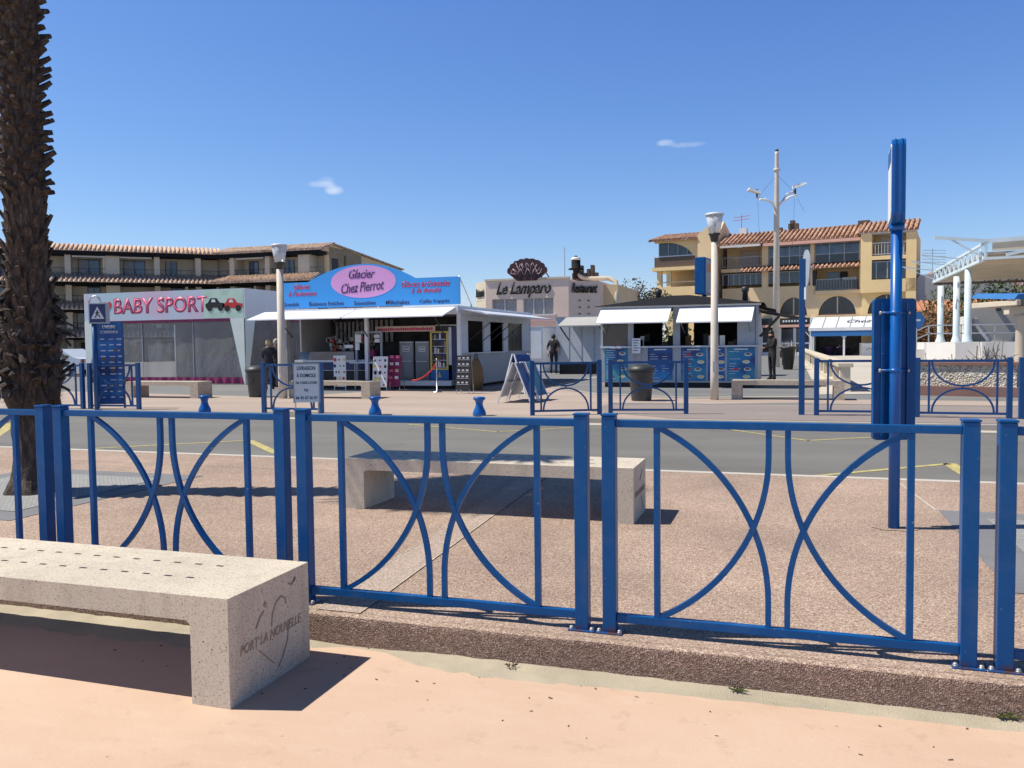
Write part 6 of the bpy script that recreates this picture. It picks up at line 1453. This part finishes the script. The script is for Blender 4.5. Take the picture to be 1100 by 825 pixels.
P = place_cam(672, 62); foliage('tree', 'sparse half-bare tree behind the snack kiosk and restaurant', 'tree', tuple(P), [(-1.2, 0, Zc(660, 322, 62), 1.3, 1.2, 1.3), (.6, 0, Zc(672, 317, 62), 1.5, 1.2, 1.3), (2.0, 0, Zc(688, 323, 62), 1.4, 1.2, 1.0)], 420, .13, 'dry_twigs')
P = place_cam(702, 33); foliage('shrub', 'dense green shrub seen through the snack kiosk windows', 'shrub', tuple(P), [(-.5, 0, 1.0, 1.2, .8, 1.2), (.6, 0, 1.4, 1.2, .8, 1.2)], 900, .09, 'leaves', False)
P = place_cam(706, 74); foliage('tree', 'small dark treetop left of the yellow block, over the kiosk roof', 'tree', tuple(P), [(-.2, 0, Zc(704, 324, 74), 1.8, 1.2, .9)], 500, .15, 'leaves')
P = place_cam(1000, 50); foliage('tree', 'reddish-brown bushy tree beside the stage columns', 'tree', tuple(P), [(-1.3, 0, Zc(990, 352, 50), 1.3, 1.2, 1.2), (.3, 0, Zc(1003, 350, 50), 1.3, 1.2, 1.4), (-.4, 0, Zc(995, 362, 50), 1.6, 1.2, .9)], 900, .12, 'red_leaves')
P = place_cam(1030, 52); foliage('hedge', 'dark green hedge mass behind the stage columns and above its rear wall', 'hedge', tuple(P), [(-.8, 0, Zc(1022, 345, 52), 1.5, 1.5, 2.4), (1.2, 0, Zc(1040, 330, 52), 1.5, 1.5, 2.2), (3.0, 0, Zc(1056, 322, 52), 1.5, 1.5, 1.6), (5.0, 0, Zc(1075, 322, 52), 1.6, 1.5, 1.2), (-1.3, 0, Zc(1018, 362, 52), 1.2, 1.5, 1.2)], 1100, .14, 'leaves', False)
def weed(px, py, n, s2, label, z=-.15, mat='weed'):
    x, y = gp(px, py, z); m = MB(); random.seed(px)
    for i in range(n):
        a = random.uniform(0, 6.28); e = random.uniform(.05, .9); L_ = random.uniform(.4, 1)*s2; d = Vector((math.cos(a)*math.cos(e), math.sin(a)*math.cos(e)*.6, math.sin(e)*.6)); p = Vector((random.uniform(-.4, .4)*s2, random.uniform(-.15, .15)*s2, 0)); sd_ = d.cross(Vector((0, 0, 1))).normalized()*s2*.035
        k_ = p+d*L_*.5+Vector((0, 0, L_*.15)); m._new([tuple(p-sd_*.5), tuple(p+sd_*.5), tuple(k_+sd_), tuple(p+d*L_), tuple(k_-sd_)], [(0, 1, 2, 3, 4)])
    o = m.build('weed', mat, None, (x, y, z)); tag(o, label, 'weed')
weed(791, 742, 34, .055, 'small green weed sprouting in the sand in the middle of the kerb foot'); weed(1078, 770, 60, .09, 'larger half-dry weed at the kerb foot near the right border')
weed(548, 716, 14, .06, 'dry brown sprig lying on the sand right of the big bench', -.15, 'dry_twigs'); weed(100, 655, 16, .05, 'dry sprig lying on the sand under the near fence behind the bench', -.15, 'dry_twigs')
random.seed(31); m = MB()
for i in range(90):
    x = random.uniform(-3.5, 3.5); y = 3.95-abs(random.gauss(.15, .35)); 
    if y < 1.8: continue
    s2 = random.uniform(.002, .006); m.bar((x, y, -.163), (x+random.uniform(-.02, .02), y+random.uniform(-.01, .01), -.161), s2, s2*.6)
o = m.build('litter_fragments', 'bark', None); tag(o, kind='stuff'); o['label'] = 'scattered bits of dry leaf and grit on the promenade'; o['category'] = 'debris'
# ================================================================== VEHICLES
def vehicle(px, py, rz, label, kind, body, L_, W_, H_):
    x, y = gp(px, py); r = thing(kind, label, 'van' if 'van' in kind else 'car', (x, y, 0), rz)
    if 'van' in kind: prof = [(0, .35), (0, 1.0), (.35, 1.15), (1.15, H_-.1), (1.5, H_), (L_-.1, H_), (L_, H_-.3), (L_, .35)]
    else: prof = [(0, .32), (0, .75), (.9, .92), (1.65, H_), (3.0, H_), (3.8, .98), (L_, .9), (L_, .35)]
    MB().prism([(a-L_/2, b_) for a, b_ in prof], -W_/2, W_/2).build('body', body, r)
    gp_ = [(1.35, 1.15), (1.7, H_-.25), (2.5, H_-.25), (2.5, 1.15)] if 'van' in kind else [(1.2, .95), (1.75, H_-.1), (2.95, H_-.1), (3.5, .98)]
    for s2 in (-1, 1): MB().prism([(a-L_/2, b_) for a, b_ in gp_], s2*(W_/2+.004), s2*(W_/2+.012)).build('window', 'window_glass', r)
    for a in (.8, L_-.85):
        for s2 in (-1, 1):
            w = MB().tube([(a-L_/2, s2*(W_/2-.18), .32), (a-L_/2, s2*(W_/2+.01), .32)], .32, 18).build('wheel', 'rubber', r); MB().tube([(a-L_/2, s2*(W_/2+.011), .32), (a-L_/2, s2*(W_/2+.02), .32)], .19, 14).build('rim', 'steel', w)
    for s2 in (-1, 1): MB().box(-L_/2-.02, -L_/2+.03, s2*W_*.38-.13, s2*W_*.38+.13, .65, .8).build('headlight', 'white_metal', r); MB().box(L_/2-.03, L_/2+.02, s2*W_*.4-.1, s2*W_*.4+.1, .7, .9).build('taillight', 'red_lamp', r)
vehicle(0, 399, R(0), 'white van far behind the palm trunk at the left edge', 'parked_van', 'car_white', 5.2, 1.9, 2.3)
vehicle(62, 404, R(6), 'pale blue parked car half hidden behind the palm trunk', 'parked_car', 'car_white', 4.2, 1.7, 1.42)
vehicle(86, 402, R(6), 'dark parked car behind the left far fence', 'parked_car', 'car_dark', 4.2, 1.7, 1.4)
# ================================================================== PEOPLE
def person(px, py, rz, J, label, cl, hair, H=1.72, held=None, extra=None):
    """J: joint overrides (x right of the figure, y forward = -y faces viewer, z up) for a 1.72 m figure"""
    x, y = gp(px, py) if isinstance(px, (int, float)) else px
    r = thing('person', label, 'person', (x, y, 0), rz)
    j = dict(pel=(0, 0, .95), wai=(0, 0, 1.08), che=(0, 0, 1.30), nek=(0, 0, 1.46), hea=(0, -.01, 1.56), top=(0, 0, 1.68),
             lsh=(-.18, 0, 1.40), rsh=(.18, 0, 1.40), lel=(-.24, .02, 1.13), rel=(.24, .02, 1.13), lwr=(-.25, -.06, .88), rwr=(.25, -.06, .88), lha=(-.25, -.08, .80), rha=(.25, -.08, .80),
             lhi=(-.10, 0, .90), rhi=(.10, 0, .90), lkn=(-.11, -.01, .50), rkn=(.11, -.01, .50), lan=(-.11, .02, .09), ran=(.11, .02, .09), lto=(-.12, -.15, .04), rto=(.12, -.15, .04), lhe=(-.11, .06, .04), rhe=(.11, .06, .04))
    j.update(J); names = list(j); idx = {n_: i for i, n_ in enumerate(names)}; V = [Vector(j[n_]) for n_ in names]
    rad = dict(pel=(.155, .115), wai=(.135, .10), che=(.16, .115), nek=(.055, .058), hea=(.074, .088), top=(.066, .075), lsh=(.075, .075), rsh=(.075, .075), lel=(.045, .045), rel=(.045, .045), lwr=(.03, .03), rwr=(.03, .03), lha=(.036, .018), rha=(.036, .018),
               lhi=(.10, .10), rhi=(.10, .10), lkn=(.065, .065), rkn=(.065, .065), lan=(.048, .048), ran=(.048, .048), lto=(.036, .028), rto=(.036, .028), lhe=(.038, .035), rhe=(.038, .035))
    E = [('pel', 'wai'), ('wai', 'che'), ('che', 'nek'), ('nek', 'hea'), ('hea', 'top'), ('che', 'lsh'), ('che', 'rsh'), ('lsh', 'lel'), ('rsh', 'rel'), ('lel', 'lwr'), ('rel', 'rwr'), ('lwr', 'lha'), ('rwr', 'rha'),
         ('pel', 'lhi'), ('pel', 'rhi'), ('lhi', 'lkn'), ('rhi', 'rkn'), ('lkn', 'lan'), ('rkn', 'ran'), ('lan', 'lto'), ('ran', 'rto'), ('lan', 'lhe'), ('ran', 'rhe')]
    ed = [(idx[a], idx[b_]) for a, b_ in E]; RR = [rad[n_] for n_ in names]; kind = list(names)
    for s2, wr, ha in ((-1, 'lwr', 'lha'), (1, 'rwr', 'rha')):      # fingers and thumb
        d = (V[idx[ha]]-V[idx[wr]]).normalized(); fw = Vector((0, -1, 0)); fw = (fw-d*fw.dot(d)).normalized()
        for k_, (o_, L_) in enumerate(((-.030, .062), (-.010, .078), (.010, .072), (.029, .055))):
            b0 = V[idx[ha]]+fw*-o_; i0 = len(V); V += [b0+d*.02, b0+d*(.02+L_*.5)+Vector((-s2*.006, 0, 0)), b0+d*(.02+L_)+Vector((-s2*.02, 0, 0))]; RR += [(.010, .010), (.009, .009), (.007, .007)]; kind += ['fin']*3; ed += [(idx[ha], i0), (i0, i0+1), (i0+1, i0+2)]
        b0 = V[idx[ha]]+fw*.03; i0 = len(V); V += [b0+fw*.012, b0+fw*.03+d*.035]; RR += [(.011, .011), (.009, .009)]; kind += ['fin']*2; ed += [(idx[ha], i0), (i0, i0+1)]
    me = bpy.data.meshes.new('skel'); me.from_pydata([tuple(v) for v in V], ed, []); o = bpy.data.objects.new('skel', me); COL.objects.link(o)
    sk = o.modifiers.new('s', 'SKIN'); sk.use_smooth_shade = True; sv = me.skin_vertices[0].data
    for i, rr in enumerate(RR): sv[i].radius = rr; sv[i].use_root = (i == 0)
    sb_ = o.modifiers.new('sub', 'SUBSURF'); sb_.levels = 1; sb_.render_levels = 1
    ev = o.evaluated_get(bpy.context.evaluated_depsgraph_get()); bm_ = bpy.data.meshes.new_from_object(ev); bpy.data.objects.remove(o)
    bm_.name = 'body'; top_m, bot_m, shoe, sleeve = cl; bm_.materials.clear()
    for mn in ('skin', top_m, bot_m, shoe, hair): bm_.materials.append(M(mn))
    def seg_d(p, a, b_): ab = b_-a; t = max(0, min(1, (p-a).dot(ab)/max(ab.length_squared, 1e-9))); return (p-(a+ab*t)).length, t
    for f in bm_.polygons:
        best = min(((seg_d(f.center, V[a], V[b_])[0], kind[a], kind[b_]) for a, b_ in ed), key=lambda t: t[0]); a, b_ = best[1], best[2]; s3 = a[1:]+b_[1:]
        mi = 1
        if 'fin' in (a, b_) or b_ in ('lha', 'rha') or a == 'nek' or b_ in ('hea', 'top') or a == 'hea': mi = 0
        elif b_ in ('lwr', 'rwr'): mi = 1 if sleeve else 0
        elif b_ in ('lhi', 'rhi', 'lkn', 'rkn', 'lan', 'ran'): mi = 2
        elif b_ in ('lto', 'rto', 'lhe', 'rhe'): mi = 3
        elif f.center.z < .98 and b_ == 'wai': mi = 2
        f.material_index = mi; f.use_smooth = True
    body = bpy.data.objects.new('body', bm_); COL.objects.link(body); body.parent = r
    hd = Vector(j['hea'])+Vector((0, .0, .035))
    m = MB()      # hair cap: covers crown, sides and back
    n1, n2 = 14, 9; fwd = Vector((0, -1, 0)); rings = []
    for i in range(n2):
        ph = math.pi*.02+i/(n2-1)*math.pi*.62; rg = []
        for k_ in range(n1):
            a = 2*math.pi*k_/n1; d = Vector((math.sin(ph)*math.cos(a), math.sin(ph)*math.sin(a), math.cos(ph))); front = max(0, -d.y)
            zz = d.z*.125 if not (front > .35 and i > 4) else max(d.z*.125, .03)
            rg.append(m.bm.verts.new(hd+Vector((d.x*.094, d.y*.104+.008, zz+.01))+d*.006*noise.noise(d*9)))
        rings.append(rg)
    for a, b_ in zip(rings, rings[1:]):
        for k_ in range(n1): f = m.bm.faces.new((a[k_], a[(k_+1) % n1], b_[(k_+1) % n1], b_[k_])); f.smooth = True
    m.bm.faces.new(rings[0]); m.build('hair', hair, r)
    m = MB(); c = Vector(j['hea']); m.mat('skin'); m.lathe([(.002, -.016), (.012, -.01), (.013, .0), (.006, .03), (.002, .034)], (c.x, c.y-.088, c.z+.01), 8)
    for s2 in (-1, 1): m.mat('skin'); m.lathe([(.003, -.03), (.014, -.02), (.018, .01), (.010, .028)], (c.x+s2*.080, c.y+.01, c.z+.015), 6); m.mat('ink_black'); m.lathe([(.003, -.006), (.010, 0), (.003, .006)], (c.x+s2*.03, c.y-.079, c.z+.035), 6)
    m.mat('pink_outline'); m.box(c.x-.02, c.x+.02, c.y-.086, c.y-.078, c.z-.033, c.z-.027); m.build('face', None, r)
    if extra: extra(r, j)
    s3 = H/1.72; r.scale = (s3, s3, s3)
    return r
# walking away, in black, short sleeves
person(595, 402, math.pi-.12, dict(lkn=(-.10, -.06, .50), lan=(-.10, .04, .10), lto=(-.10, -.12, .04), lhe=(-.10, .08, .05), rkn=(.10, -.01, .50), ran=(.11, .10, .11), rto=(.12, -.05, .05), rhe=(.11, .14, .08), lwr=(-.27, -.03, .90), lha=(-.27, -.05, .82), lel=(-.27, .05, 1.15), rel=(.27, .05, 1.15), rwr=(.27, -.02, .90), rha=(.27, -.04, .82), hea=(.01, -.02, 1.56)),
       'person in black t-shirt and trousers walking away between the two kiosks', ('cloth_black', 'cloth_dark', 'cloth_black', False), 'hair_dark', 1.84, extra=lambda r, j: MB().box(.14, .24, .04, .16, .86, 1.02, .02).build('waist_bag', 'shutter', r))
person(289.5, 419, math.pi+.3, dict(lel=(-.22, -.05, 1.14), lwr=(-.10, -.20, 1.08), lha=(-.03, -.24, 1.08), rel=(.22, -.05, 1.14), rwr=(.12, -.2, 1.05), rha=(.05, -.25, 1.06)),
       'blond person in a dark jacket seen from behind, left of the left street lamp', ('cloth_dark', 'cloth_dark', 'cloth_black', True), 'hair_blond', 1.66)
person(297, 417, math.pi-.3, dict(lwr=(-.22, -.12, .92), lha=(-.21, -.17, .86), hea=(-.02, -.02, 1.56)),
       'fair-haired person in dark clothes half hidden by the left street lamp', ('cloth_black', 'cloth_dark', 'cloth_black', True), 'hair_grey', 1.70)
person(829.5, 409, -1.0, dict(rel=(.20, -.12, 1.18), rwr=(.10, -.36, 1.12), rha=(.08, -.44, 1.12), lel=(-.20, -.08, 1.15), lwr=(-.12, -.30, 1.06), lha=(-.1, -.38, 1.06), hea=(0, -.05, 1.56), top=(0, -.04, 1.68)),
       'person in black standing at the right side of the snack kiosk, arms forward', ('cloth_black', 'cloth_dark', 'cloth_black', True), 'hair_dark', 1.80)
person(1.5, 431.5, -2.1, dict(lhi=(-.1, 0, .9), lkn=(-.11, -.22, .54), lan=(-.11, -.32, .12), lto=(-.11, -.48, .08), lhe=(-.11, -.28, .06), rkn=(.11, .12, .5), ran=(.11, .38, .16), rto=(.11, .26, .04), rhe=(.11, .43, .14), rwr=(.24, -.2, .92), rha=(.24, -.26, .87), che=(0, -.06, 1.30), nek=(0, -.08, 1.46), hea=(0, -.1, 1.56), top=(0, -.09, 1.68), lsh=(-.18, -.06, 1.4), rsh=(.18, -.06, 1.4)),
       'person in a red top and dark trousers striding at the left edge, behind the palm', ('cloth_red', 'cloth_navy', 'cloth_black', True), 'hair_dark', 1.72)
